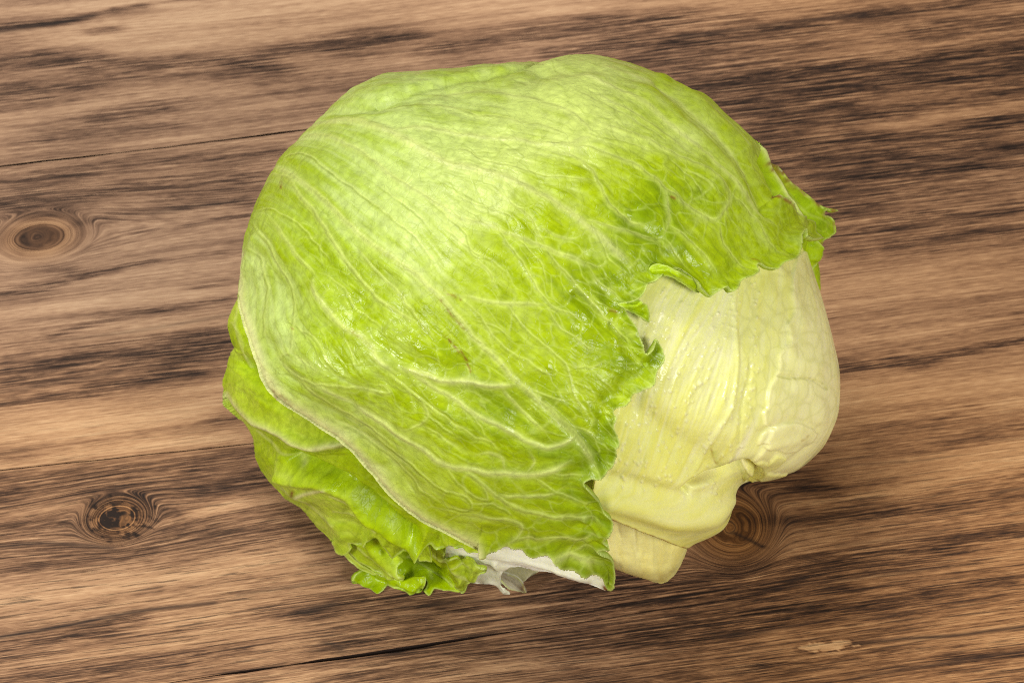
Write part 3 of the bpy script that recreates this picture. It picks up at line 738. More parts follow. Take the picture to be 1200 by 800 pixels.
# larger folds: (points, half width px, height mm)
FOLDS = [
 ([(634, 74), (616, 82), (580, 90), (540, 95), (490, 106), (440, 124)], 3, -1.3), ([(650, 76), (620, 90), (580, 98), (530, 104)], 5, .8), ([(600, 80), (540, 85), (480, 92)], 6, .6),
 ([(300, 280), (287, 330), (288, 370), (300, 410), (316, 446), (332, 464), (360, 482), (394, 506), (430, 542), (464, 580), (490, 600), (526, 622), (566, 640)], 7, 1.3),
 ([(322, 408), (340, 440), (366, 466), (400, 492), (440, 524), (480, 566)], 10, -1.1),
 ([(640, 470), (668, 496), (690, 520), (704, 544)], 5, -1.5), ([(630, 478), (660, 506), (684, 536)], 9, .8), ([(690, 500), (706, 520)], 10, .8),
 ([(674, 346), (690, 362), (706, 378)], 5, -1.4), ([(680, 334), (700, 352), (726, 372), (742, 392)], 6, .9), ([(716, 380), (730, 396), (744, 408)], 3, -.9),
 ([(740, 262), (756, 272), (770, 276)], 7, -1.5), ([(752, 244), (774, 256)], 9, .8), ([(690, 300), (706, 312), (720, 330)], 8, -.8), ([(640, 120), (700, 100), (760, 120)], 22, .7),
 ([(400, 132), (450, 122), (520, 106), (590, 96), (660, 88), (700, 84)], 7, -1.0), ([(420, 112), (500, 98), (600, 84), (640, 78)], 9, .9), ([(380, 140), (430, 126), (480, 120)], 6, -.7), ([(360, 168), (390, 174), (420, 200)], 9, -.6),
 ([(320, 230), (350, 250), (390, 310), (420, 350)], 14, -.9), ([(340, 215), (380, 250), (420, 290), (470, 320)], 10, .6), ([(310, 300), (330, 330), (350, 380)], 13, -.8), ([(370, 330), (382, 358), (410, 390), (450, 425)], 8, .8),
 ([(390, 330), (410, 355), (440, 370)], 10, -.6), ([(440, 400), (470, 420), (500, 425)], 13, -1.1), ([(470, 370), (520, 400), (545, 430)], 11, -.7), ([(470, 432), (520, 444), (600, 450)], 6, .5),
 ([(520, 330), (560, 370), (600, 420)], 16, .5), ([(560, 290), (600, 320), (630, 350)], 14, -.5), ([(650, 250), (670, 270), (690, 290)], 16, -.6), ([(540, 455), (580, 470), (610, 490)], 12, -.7), ([(500, 500), (560, 530), (620, 545)], 12, -.5),
 ([(770, 100), (806, 126), (840, 158), (866, 188), (882, 220), (900, 250)], 6, -1.5), ([(776, 92), (830, 128), (876, 172)], 8, 1.1), ([(750, 110), (800, 146), (840, 184), (870, 226)], 8, .7), ([(810, 190), (836, 210), (846, 236)], 12, .8),
 ([(800, 230), (826, 256)], 8, -.5), ([(700, 600), (690, 616), (676, 614)], 5, -.8), ([(684, 608), (700, 624), (688, 634)], 3, .9), ([(620, 610), (660, 616), (690, 616)], 9, -.4), ([(640, 640), (690, 644)], 7, -.6), ([(900, 236), (930, 258), (950, 268)], 5, .9),
 ([(560, 200), (620, 230), (680, 280)], 18, .6), ([(460, 180), (520, 220), (560, 250)], 16, -.4), ([(690, 190), (720, 220), (740, 245)], 14, -.5), ([(800, 285), (830, 305), (850, 330)], 12, .6),
]
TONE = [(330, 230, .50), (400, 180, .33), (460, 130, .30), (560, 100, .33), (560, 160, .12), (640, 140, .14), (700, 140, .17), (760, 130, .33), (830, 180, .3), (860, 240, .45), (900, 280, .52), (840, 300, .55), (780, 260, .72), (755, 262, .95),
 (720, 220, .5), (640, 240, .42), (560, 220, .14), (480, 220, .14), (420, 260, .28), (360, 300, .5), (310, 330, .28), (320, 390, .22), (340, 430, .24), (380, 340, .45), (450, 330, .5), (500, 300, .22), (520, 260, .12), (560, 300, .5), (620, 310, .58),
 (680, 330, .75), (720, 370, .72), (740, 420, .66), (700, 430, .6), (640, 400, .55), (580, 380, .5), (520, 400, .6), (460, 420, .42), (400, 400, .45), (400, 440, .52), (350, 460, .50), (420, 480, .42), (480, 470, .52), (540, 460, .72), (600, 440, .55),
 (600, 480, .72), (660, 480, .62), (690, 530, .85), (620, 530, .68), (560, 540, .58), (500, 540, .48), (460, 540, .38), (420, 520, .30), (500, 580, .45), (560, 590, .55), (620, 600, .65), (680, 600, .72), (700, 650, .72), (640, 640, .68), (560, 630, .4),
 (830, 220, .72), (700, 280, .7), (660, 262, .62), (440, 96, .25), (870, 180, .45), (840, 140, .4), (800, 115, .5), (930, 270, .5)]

def corrugate(d, s, w):  # little cross wrinkles over the thick ribs
    return np.exp(-(d / (w * 1.8)) ** 2) * np.sin(s * 2 * math.pi / 5.2 + 0.9 * np.sin(s * 0.37))

def big_leaf():
    free = [(886, 190), (905, 228), (922, 243), (938, 256), (952, 262), (962, 267), (965, 274), (960, 281), (948, 284), (941, 280), (938, 272), (934, 278), (933, 288), (932, 300), (926, 305), (913, 309), (905, 317), (896, 315), (886, 311), (886, 318), (880, 323), (874, 326), (864, 329), (858, 337),
      (852, 344), (846, 338), (840, 341), (830, 349), (824, 346), (818, 340), (812, 332), (800, 322), (788, 318), (775, 322), (768, 330), (760, 333), (755, 336), (750, 347), (738, 355), (727, 358), (733, 363), (737, 372), (744, 382), (749, 396),
      (752, 408), (756, 414), (762, 406), (768, 399), (773, 408), (774, 422), (768, 436), (763, 449), (750, 455), (741, 459), (738, 468), (730, 474), (718, 479), (720, 486), (717, 496), (721, 506), (723, 518), (719, 521), (722, 532),
      (718, 544), (708, 552), (697, 556), (684, 562), (690, 570), (702, 585), (708, 597), (715, 604), (715, 612), (709, 620), (705, 629), (711, 632), (711, 638), (700, 641), (712, 645), (718, 654), (720, 664), (719, 672), (716, 679), (710, 680),
      (703, 669), (690, 665), (674, 661), (662, 659), (650, 650), (642, 644), (630, 647), (622, 644), (610, 638), (598, 635), (584, 636), (574, 639)]
    # jagged, irregular margin
    F, _ = curve(free, 3.0)
    tn = np.gradient(F, axis=0); tn /= np.linalg.norm(tn, axis=1, keepdims=True) + 1e-9
    nr = np.stack([-tn[:, 1], tn[:, 0]], 1)
    ar = np.arange(len(F)) * 3.0
    k = 1.0 * vnoise(ar / 11.0, ar * 0 + 3.3, 4) + 0.5 * vnoise(ar / 4.5, ar * 0 + 1.7, 6)
    F = F + nr * k[:, None]
    poly = [(x, y, 1 if i > 14 else 0) for i, (x, y) in enumerate(F)]
    poly = to_ext(poly, R_MAIN)
    ridge = [(560, 640), (543, 633), (526, 625), (508, 614), (492, 604), (479, 595), (466, 584), (448, 566), (431, 547), (413, 528), (396, 511), (379, 498), (362, 486), (347, 476), (334, 468), (325, 461), (318, 453), (311, 440), (305, 425), (298, 406), (291, 386), (287, 368), (285, 352)]
    rc, _ = curve(ridge, 5.0)
    poly += to_ext([(x, y, 3) for x, y in rc], R_MAIN)
    poly += limb(R_MAIN, 191, 318, 128, 50)
    Pp = np.array([p[:2] for p in poly]); codes = np.array([p[2] for p in poly])
    x0, y0 = Pp.min(0) - 4; x1, y1 = Pp.max(0) + 4
    g = Grid(x0, y0, x1, y1, 0.85)
    ins = g.inside(Pp)
    d, s, NX, NY, cd, tot = g.polydist(Pp, 46, True, codes)
    e = np.where(ins, d, 0)
    pos = dome(R_MAIN, H_MAIN, lambda ph: 0.86 - 0.20 * np.exp(-((np.mod(ph, 2 * math.pi) - 2.55) / 0.75) ** 2))
    _, gg = pos(g.X, g.Y)
    disp = np.full(g.shape, 0.0003)
    # broad unevenness
    disp += 0.0011 * fbm(g.X / 95, g.Y / 95, 3, 3) * sstep(1.05, 0.85, gg) + 0.0004 * fbm(g.X / 28, g.Y / 28, 2, 8)
    for pts, w, a in FOLDS:
        P, _ = curve(to_ext(pts, R_MAIN), 5.0)
        dd = g.polydist(P, w * 2.6)[0]
        disp += a * 0.00085 * np.exp(-(dd / w) ** 2)
    ang = flow_angle(g, [to_ext(v[0], R_MAIN) for v in V])
    tone = shepard(g.X, g.Y, TONE, 26.0)
    tone += 0.10 * fbm(g.X / 34, g.Y / 34, 3, 15)
    st = lic(g, ang, 2.6, 13, 1); st2 = lic(g, ang, 6.0, 16, 2)
    tone += 0.02 * st + 0.05 * st2
    disp += 0.000022 * st + 0.00006 * st2
    # net of small veins
    c1 = cells(g, ang, 24.0, 2.2, 5); c2 = cells(g, ang, 10.0, 1.8, 8)
    pres = sstep(-0.35, 0.2, fbm(g.X / 60, g.Y / 60, 2, 31) + 0.7 * (tone - 0.35))
    pres2 = sstep(-0.1, 0.5, fbm(g.X / 45, g.Y / 45, 2, 37) + 0.5 * (tone - 0.4))
    l1 = np.exp(-(c1 / 0.85) ** 2) * (0.08 + 0.92 * pres); l2 = np.exp(-(c2 / 0.8) ** 2) * pres2
    puff = (1 - np.exp(-(c1 / 5.5) ** 2)) * pres
    disp += 0.00021 * puff + 0.00006 * (1 - np.exp(-(c2 / 3.0) ** 2)) * pres2
    disp += 0.00008 * l1
    # traced veins
    cream = np.zeros(g.shape); dark = np.zeros(g.shape); pal = np.zeros(g.shape); lit_border = np.zeros(g.shape); vein_highlight = np.zeros(g.shape)
    for pts, w, a, cr, dk in V:
        cr *= 0.75; a *= 0.6; w *= 0.85
        P, _ = curve(to_ext(pts, R_MAIN), 4.0)
        wig = 1.2 * np.stack([vnoise(P[:, 0] / 9, P[:, 1] / 9, 3), vnoise(P[:, 0] / 9, P[:, 1] / 9, 7)], 1)
        P = P + wig
        dd, ss, _, _, _, L = g.polydist(P, max(16, w * 6))
        tp = np.clip(np.minimum(ss + 6, (L - ss) + 3) / 22.0, 0.25, 1)
        ww = w * (0.75 + 0.35 * tp)
        pr = np.exp(-(dd / ww) ** 2)
        disp += a * 0.001 * pr * tp - abs(a) * 0.00045 * np.exp(-(dd / (ww * 3.2)) ** 2)
        if w > 2.1: disp += 0.00003 * corrugate(dd, ss, w) * tp
        cream = np.maximum(cream, cr * tp * np.exp(-(dd / (ww * 1.25)) ** 2))
        pal = np.maximum(pal, cr * tp * 0.5 * np.exp(-(dd / (ww * 3.4)) ** 2))
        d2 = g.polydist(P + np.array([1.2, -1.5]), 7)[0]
        vein_highlight = np.maximum(vein_highlight, tp * np.exp(-(d2 / (0.75 + 0.12 * w)) ** 2))  # highlight painted into the colour, up and right of each vein
        lit_border = np.maximum(lit_border, tp * np.exp(-((dd - 2.2 - 0.5 * w) / 1.5) ** 2))  # pale vein border, also painting in the lit flanks of the ridge
        dark = np.maximum(dark, dk * tp * np.clip(0.75 + 0.6 * vnoise(ss / 13.0, ss * 0 + w * 7.0 + pts[0][0], 2), 0.15, 1) * np.exp(-((dd - 0.2 * ww) / (0.8 + 0.12 * w)) ** 2))
    # free margin: lifted, ruffled, with a thin pale rim
    disp -= np.where((cd == 3) & ins, 0.0009 * np.clip(1 - e / 9.0, 0, 1) ** 2, 0)
    fr = (cd == 1) & ins
    wv = np.sin(s / 9.0 + 2.2 * np.sin(s / 31.0)) + 0.6 * np.sin(s / 4.3 + 1.7 * np.sin(s / 17.0))
    disp += np.where(fr, (0.0020 + 0.0007 * wv) * np.exp(-(e / 9.0)) - 0.0010 * np.exp(-((e - 13) / 10) ** 2), 0)
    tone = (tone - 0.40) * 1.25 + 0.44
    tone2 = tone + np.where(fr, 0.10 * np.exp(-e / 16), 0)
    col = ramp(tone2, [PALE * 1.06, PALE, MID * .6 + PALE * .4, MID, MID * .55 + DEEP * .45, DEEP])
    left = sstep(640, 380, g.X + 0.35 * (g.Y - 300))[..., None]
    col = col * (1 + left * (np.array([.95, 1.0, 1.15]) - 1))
    lk = sstep(0.62, 0.42, tone2)
    col = mix(col, DARKL * 0.6 + col * 0.4, 0.42 * l1 * lk); col = mix(col, PALE * 1.02, 0.32 * l1 * (1 - lk) + 0.12 * l2)
    col = mix(col, PALE * 1.05, pal * 0.55); col = mix(col, CREAM, cream * 0.7)
    col = mix(col, PALE * 1.05, 0.12 * lit_border); col = mix(col, PALE * np.array([1.22, 1.18, 1.3]), 0.38 * vein_highlight)
    col = mix(col, DARKL, 0.68 * dark * (1 - 0.5 * cream))
    # pale ridge along the lower left fold
    P, _ = curve(to_ext([(286, 300), (286, 350), (293, 388), (306, 424), (320, 450), (334, 466), (362, 485), (396, 510), (431, 546), (466, 584), (492, 604), (526, 625), (560, 640)], R_MAIN), 5.0)
    dd, ss, *_ = g.polydist(P, 40)
    col = mix(col, CREAM * 0.97, 0.80 * np.exp(-((dd - 2) / 6.0) ** 2)); disp += 0.00004 * corrugate(dd, ss, 5)
    # rust marks
    for pts, w, a in (([(522, 342), (534, 348), (541, 352)], 2.2, .6), ([(518, 352), (528, 366), (538, 378), (545, 386)], 1.6, .55), ([(522, 394), (534, 408), (544, 420), (552, 436)], 1.5, .75), ([(540, 410), (548, 424)], 1.2, .9),
                      ([(328, 455), (336, 462), (344, 470)], 1.8, .7), ([(322, 446), (328, 466), (336, 478)], 1.8, .5), ([(329, 214), (330, 220)], 2.0, .9), ([(905, 232), (922, 244), (934, 253)], 1.6, .95), ([(786, 232), (789, 234)], 2.0, .8), ([(716, 363), (722, 366)], 2.4, .6),
                      ([(343, 384), (345, 386)], 1.3, .8), ([(416, 390), (422, 394)], 2.0, .3), ([(886, 312), (888, 306), (882, 303)], 1.2, .5)):
        P, _ = curve(to_ext(pts, R_MAIN), 3.0); dd = g.polydist(P, 12)[0]
        n = 0.6 + 0.6 * vnoise(g.X / 3.0, g.Y / 3.0, 50)
        col = mix(col, BROWN, np.clip(a * n * np.exp(-(dd / w) ** 2), 0, 1))
    col = mix(col, RIM, np.where(fr, 0.85 * np.exp(-(e / 1.5) ** 2), 0))
    wet = 0.12 * sstep(0.1, 0.5, fbm(g.X / 40, g.Y / 40, 2, 77)) + 0.03 * sstep(0.5, 0.8, tone)
    for x, y, r in ((462, 415, 45), (430, 385, 30), (755, 262, 24), (705, 315, 26), (690, 545, 18), (700, 620, 14), (480, 445, 40), (730, 400, 26)):
        wet += 0.11 * np.exp(-((g.X - x) ** 2 + (g.Y - y) ** 2) / r ** 2)
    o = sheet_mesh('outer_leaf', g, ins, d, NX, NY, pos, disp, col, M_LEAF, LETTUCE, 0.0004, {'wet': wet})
    o['label'] = 'large bright green veined outer leaf wrapped over the head'
    return o
big_leaf()

def pale_leaf():
    poly = [(700, 520, 0), (640, 470, 0), (660, 380, 0), (720, 300, 0), (800, 260, 0), (880, 240, 0), (925, 262, 0)]
    poly = to_ext(poly, R_PALE)
    poly += limb(R_PALE, -18, 56, 112, 40)
    poly += to_ext([(806, 640, 1), (780, 632, 1), (755, 622, 1), (728, 611, 1), (712, 604, 1), (690, 600, 1)], R_PALE)
    Pp, codes = curve(poly, 3.0, True)
    x0, y0 = Pp.min(0) - 4; x1, y1 = Pp.max(0) + 4
    g = Grid(x0, y0, x1, y1, 1.0)
    ins = g.inside(Pp); d, s, NX, NY, cd, _ = g.polydist(Pp, 40, True, codes)
    pos = dome(R_PALE, H_PALE)
    FL = [[(700, 575), (735, 520), (753, 440), (767, 363), (792, 325)], [(720, 590), (750, 520), (764, 449), (788, 365), (813, 335)], [(745, 590), (765, 520), (778, 468), (802, 409), (837, 365), (850, 340)],
          [(770, 590), (790, 520), (810, 460), (840, 400), (858, 345)], [(800, 600), (815, 545), (840, 506), (858, 475), (864, 435), (862, 365), (864, 320)], [(830, 600), (832, 575), (850, 540), (866, 505), (879, 440), (884, 380), (890, 310)],
          [(840, 560), (880, 540), (896, 500), (910, 450), (918, 380), (920, 310)], [(800, 575), (840, 555), (890, 540), (930, 500), (950, 440), (945, 360), (930, 300)], [(880, 556), (930, 535), (965, 490), (972, 430), (956, 360)],
          [(720, 600), (770, 612), (820, 615), (850, 590)], [(700, 570), (760, 590), (820, 598), (858, 575)]]
    ang = flow_angle(g, FL)
    st = lic(g, ang, 2.4, 18, 3); st2 = lic(g, ang, 5.5, 26, 4)
    disp = np.full(g.shape, 0.0) + 0.0007 * fbm(g.X / 80, g.Y / 80, 2, 12)
    left = sstep(880, 850, g.X + 0.0 * g.Y) * sstep(575, 520, g.Y)
    fine_l = 0.35 + 0.65 * left
    disp += 0.00004 * st * fine_l + 0.00007 * st2 * fine_l
    col = ramp(shepard(g.X, g.Y, [(760, 380, .35), (800, 340, .5), (770, 440, .62), (800, 420, .3), (840, 400, .2), (850, 360, .3), (900, 330, .75), (880, 400, .78), (890, 450, .8), (930, 320, .7), (940, 400, .35), (960, 440, .3), (930, 480, .2), (940, 530, .45),
        (880, 500, .55), (860, 540, .55), (840, 480, .45), (800, 480, .55), (760, 500, .75), (730, 520, .85), (780, 540, .85), (820, 540, .7), (740, 570, .8), (780, 590, .7), (820, 600, .75), (850, 590, .5), (760, 610, .75)], 26) + 0.13 * st2 + 0.13 * st * fine_l + 0.04 * fbm(g.X / 30, g.Y / 30, 2, 5),
        [np.array([.94, .92, .50]), np.array([.92, .92, .39]), np.array([.90, .90, .29]), np.array([.88, .87, .20])])
    greeny = sstep(800, 740, g.X) * sstep(520, 400, g.Y)
    col = mix(col, np.array([.50, .52, .09]), 0.55 * greeny * (0.6 + 0.4 * np.clip(st2, -1, 1)))
    for pts, w, a in (([(862, 300), (862, 365), (864, 417), (864, 435), (858, 475), (840, 506), (826, 524), (815, 548)], 3.0, .5), ([(880, 420), (879, 440), (870, 471), (866, 501), (865, 520)], 2.2, -.5), ([(850, 480), (856, 450), (858, 400)], 9, .6),
                      ([(806, 578), (812, 568), (832, 556), (852, 549), (872, 543), (884, 548), (890, 556), (884, 566)], 4.5, -4.5), ([(835, 545), (860, 535), (890, 530)], 8, .8), ([(715, 588), (745, 596), (790, 610), (835, 606), (856, 590)], 11, 2.2), ([(705, 560), (740, 566), (790, 580), (824, 580)], 9, -1.6),
                      ([(910, 440), (930, 442), (952, 446), (966, 455)], 2.0, -.5), ([(930, 456), (955, 468), (960, 490)], 8, .7), ([(925, 410), (935, 425), (955, 430)], 9, .7), ([(900, 300), (925, 330), (940, 380)], 7, .6), ([(880, 320), (905, 370)], 9, -.4), ([(770, 380), (750, 440), (740, 480)], 8, -.8),
                      ([(890, 506), (925, 490), (955, 500)], 5, -.5), ([(900, 520), (935, 512)], 5, .5), ([(880, 552), (920, 540), (945, 520)], 5, -.6)):
        P, _ = curve(pts, 4.0); dd = g.polydist(P, w * 3)[0]; disp += a * 0.0008 * np.exp(-(dd / w) ** 2)
    # layered lobes seen through the skin: scalloped steps
    for pts, hh, cc, am in (([(937, 300), (926, 340), (930, 368), (924, 380), (926, 400), (914, 414), (910, 436), (900, 452), (897, 474), (893, 484), (895, 497), (906, 499), (892, 508), (887, 520), (898, 518), (880, 538), (868, 546), (900, 566), (950, 560), (1010, 520), (1030, 420), (1000, 330), (970, 290)], .6, (.91, .87, .42), .5),
                        ([(872, 556), (882, 541), (893, 536), (899, 540), (908, 530), (920, 534), (912, 545), (900, 552), (930, 556), (910, 570), (880, 570)], .6, (.84, .84, .24), .5),
                        ([(905, 500), (920, 494), (940, 496), (955, 506), (946, 520), (924, 528), (905, 524), (893, 522)], .5, (.91, .87, .42), .3)):
        P, _ = curve(pts, 3.0, True)
        P = P + 1.0 * np.stack([vnoise(P[:, 0] / 5, P[:, 1] / 5, 3), vnoise(P[:, 0] / 5, P[:, 1] / 5, 7)], 1)
        i2 = g.inside(P); dd = g.polydist(P, 20, True)[0]; sd = np.where(i2, dd, -dd)
        disp += hh * 0.001 * sstep(-1.2, 1.6, sd)
        col = mix(col, np.array(cc), am * sstep(-1.5, 2, sd))
        col = mix(col, np.array(cc) * 1.08, 0.5 * np.exp(-((sd - 1.5) / 1.6) ** 2))
    net = cells(g, ang, 17, 1.9, 44); col = mix(col, np.array([.55, .55, .14]), 0.28 * np.exp(-(net / 1.2) ** 2) * sstep(850, 880, g.X) * sstep(520, 480, g.Y))
    # drops and blisters in rows
    r2 = np.random.default_rng(5)
    for _ in range(260):
        f = FL[r2.integers(0, 6)]; P, _c = curve(f, 4.0); p = P[r2.integers(5, len(P) - 4)] + r2.normal(0, 5, 2)
        rad = r2.uniform(0.9, 2.0); j = int((p[1] - g.y0)); i = int((p[0] - g.x0)); q = 7
        sl = (slice(max(0, j - q), j + q), slice(max(0, i - q), i + q))
        dd = np.hypot(g.X[sl] - p[0], (g.Y[sl] - p[1]) * 0.8); m = np.exp(-(dd / rad) ** 2)
        disp[sl] += 0.00030 * m; col[sl] = mix(col[sl], np.array([.85, .82, .5]), 0.5 * m)
    for pts, w, a, cc in (([(805, 574), (807, 566), (818, 559), (832, 553), (846, 549), (862, 544)], 2.0, 1.3, (.42, .20, .02)), ([(833, 524), (838, 540), (845, 533)], 1.3, .6, (.42, .22, .03)), ([(910, 441), (922, 444), (945, 443), (960, 448), (968, 456)], 1.5, .5, (.40, .40, .05)),
                          ([(934, 512), (942, 508)], 1.6, .6, (.40, .26, .05)), ([(836, 530), (842, 542), (835, 546)], 4, .5, (.55, .62, .10)), ([(867, 548), (876, 560), (884, 564)], 2.4, .5, (.5, .55, .08)), ([(874, 566), (878, 572)], 1.5, .6, (.8, .76, .4))):
        P, _ = curve(pts, 3.0); dd = g.polydist(P, 14)[0]; n = 0.7 + 0.5 * vnoise(g.X / 3, g.Y / 3, 3)
        col = mix(col, np.array(cc), np.clip(a * n * np.exp(-(dd / w) ** 2), 0, 1))
    fr = (cd == 1) & ins
    n = 0.55 + 0.6 * vnoise(g.X / 5, g.Y / 5, 9)
    col = mix(col, np.array([.40, .17, .03]), np.clip(np.where(fr, n * np.exp(-(d / 1.6) ** 2), 0), 0, 1))
    disp += np.where(fr, 0.0012 * np.exp(-d / 6) * 0.6, 0)
    wet = 0.08 + 0.1 * sstep(0, 0.5, fbm(g.X / 30, g.Y / 30, 2, 7))
    o = sheet_mesh('inner_leaf', g, ins, d, NX, NY, pos, disp, col, M_PALE, LETTUCE, 0.0008, {'wet': wet})
    o['label'] = 'pale yellow inner leaf with fine parallel veins and rounded lobe'
pale_leaf()

# ------------------------------------------------------------------ looser leaves and torn pieces
def loose(name, label, outline, ctrl, tones, cols, mat=None, folds=(), veins=(), flow=None, brown=(), h=1.0, thick=0.0005, jag=0.6, ruffle=0.0006,
          roll=(12, 0.004), net=(22, 1.6, .5), rim=RIM, rim_brown=0.0, streak=0.05, parent=None, wet0=0.05, uneven=0.0005, seed=1):
    """outline codes: 0 hidden edge, 1 free ruffled margin, 2 rounded-off edge"""
    Pp, codes = curve(outline, 3.0, True)
    j = jag * np.stack([vnoise(Pp[:, 0] / 4.5, Pp[:, 1] / 4.5, seed), vnoise(Pp[:, 0] / 4.5, Pp[:, 1] / 4.5, seed + 4)], 1)
    Pp = Pp + j * (codes == 1)[:, None]
    x0, y0 = Pp.min(0) - 5; x1, y1 = Pp.max(0) + 5
    g = Grid(x0, y0, x1, y1, h)
    ins = g.inside(Pp); d, s, NX, NY, cd, _ = g.polydist(Pp, 46, True, codes)
    f = tps([(a, b, c * 0.001) for a, b, c in ctrl])
    # rounded-off edges bend away from the camera
    def pos(X, Y):
        c = f(X, Y)
        if X.shape == g.shape and roll[0] > 0:
            ee = np.clip(np.where(ins, d, 0) / roll[0], 0, 1)
            c = c - np.where(cd == 2, roll[1] * (1 - np.sqrt(np.maximum(0, 1 - (1 - ee) ** 2))), 0)
        return local(X, Y, c), None
    disp = uneven * fbm(g.X / 30, g.Y / 30, 3, seed)
    for pts, w, a in folds:
        P, _ = curve(pts, 4.0); dd = g.polydist(P, w * 2.6)[0]; disp += a * 0.001 * np.exp(-(dd / w) ** 2)
    fl = flow or [v[0] for v in veins] or [[(outline[0][0], outline[0][1]), (outline[len(outline) // 2][0], outline[len(outline) // 2][1])]]
    ang = flow_angle(g, fl, 4)
    tone = shepard(g.X, g.Y, tones, 16) + 0.09 * fbm(g.X / 22, g.Y / 22, 3, seed + 2)
    st2 = lic(g, ang, 3.4, 12, seed + 3); tone += streak * st2; disp += 0.00007 * st2
    c1 = cells(g, ang, net[0], net[1], seed + 11)
    disp += 0.00018 * net[2] * (1 - np.exp(-(c1 / 5) ** 2))
    col = ramp(tone, cols)
    lk = sstep(0.75, 0.45, tone)
    col = mix(col, cols[0] * 1.02, 0.35 * net[2] * np.exp(-(c1 / 1.1) ** 2) * (1 - lk)); col = mix(col, cols[-1] * 0.9, 0.42 * net[2] * np.exp(-(c1 / 1.1) ** 2) * lk)
    for pts, w, a, cr in veins:
        P, _ = curve(pts, 4.0); dd, ss, _, _, _, L = g.polydist(P, w * 6)
        pr = np.exp(-(dd / w) ** 2); disp += a * 0.001 * pr
        if w > 2.4: disp += 0.00004 * corrugate(dd, ss, w)
        col = mix(col, CREAM, cr * pr)
    disp = disp * np.where((cd == 2) & ins, np.clip(d / 16.0, 0, 1), 1.0)
    fr = (cd == 1) & ins
    wv = 0.6 * np.sin(s / 6.5 + 1.6 * np.sin(s / 19.0)) + 0.25 * np.sin(s / 3.4 + seed)
    disp += np.where(fr, ruffle * wv * np.exp(-d / 7), 0)
    col = mix(col, rim, np.where(fr, 0.8 * np.exp(-(d / 1.4) ** 2), 0))
    if rim_brown: col = mix(col, BROWN, np.clip(np.where(fr, rim_brown * (0.4 + 0.9 * vnoise(g.X / 6, g.Y / 6, 3)) * np.exp(-(d / 2.4) ** 2), 0), 0, 1))
    for x, y, r, a in brown:
        n = 0.8 + 0.5 * vnoise(g.X / 5, g.Y / 5, 8) + 0.4 * vnoise(g.X / 2.2, g.Y / 2.2, 9)
        col = mix(col, BROWN * 0.8, np.clip(a * n * np.exp(-(((g.X - x) ** 2 + (g.Y - y) ** 2) / r ** 2)), 0, 1))
    wet = np.full(g.shape, wet0)
    o = sheet_mesh(name, g, ins, d, NX, NY, pos, disp, col, mat or M_LEAF, parent or LETTUCE, thick, {'wet': wet})
    if label: o['label'] = label
    return o

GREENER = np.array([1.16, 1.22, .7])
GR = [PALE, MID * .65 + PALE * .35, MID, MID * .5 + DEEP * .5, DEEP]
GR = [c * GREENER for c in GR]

# the lobe that peeks out on the left
loose('side_leaf', 'small green leaf lobe peeking out at the left edge', [(292, 318, 0), (284, 338, 2), (276, 354, 2), (270, 368, 2), (268, 384, 2), (271, 400, 2), (279, 417, 2), (286, 434, 2), (300, 462, 0), (330, 470, 0), (330, 440, 0), (308, 400, 0), (300, 350, 0)],
      [(292, 318, -8), (270, 375, -20), (279, 417, -22), (300, 350, -8), (330, 470, -12), (308, 420, -11), (290, 400, -14)],
      [(275, 370, .35), (285, 400, .55), (300, 440, .6), (280, 420, .6)], GR, veins=[([(282, 350), (276, 378), (284, 408), (298, 436)], 2.0, .3, .3), ([(290, 380), (296, 410), (306, 440)], 1.5, .25, .2), ([(272, 378), (282, 392), (290, 420)], 1.4, .2, .2)],
      folds=[([(288, 372), (294, 404), (306, 440)], 6, -1.2)], roll=(9, .007), seed=3)

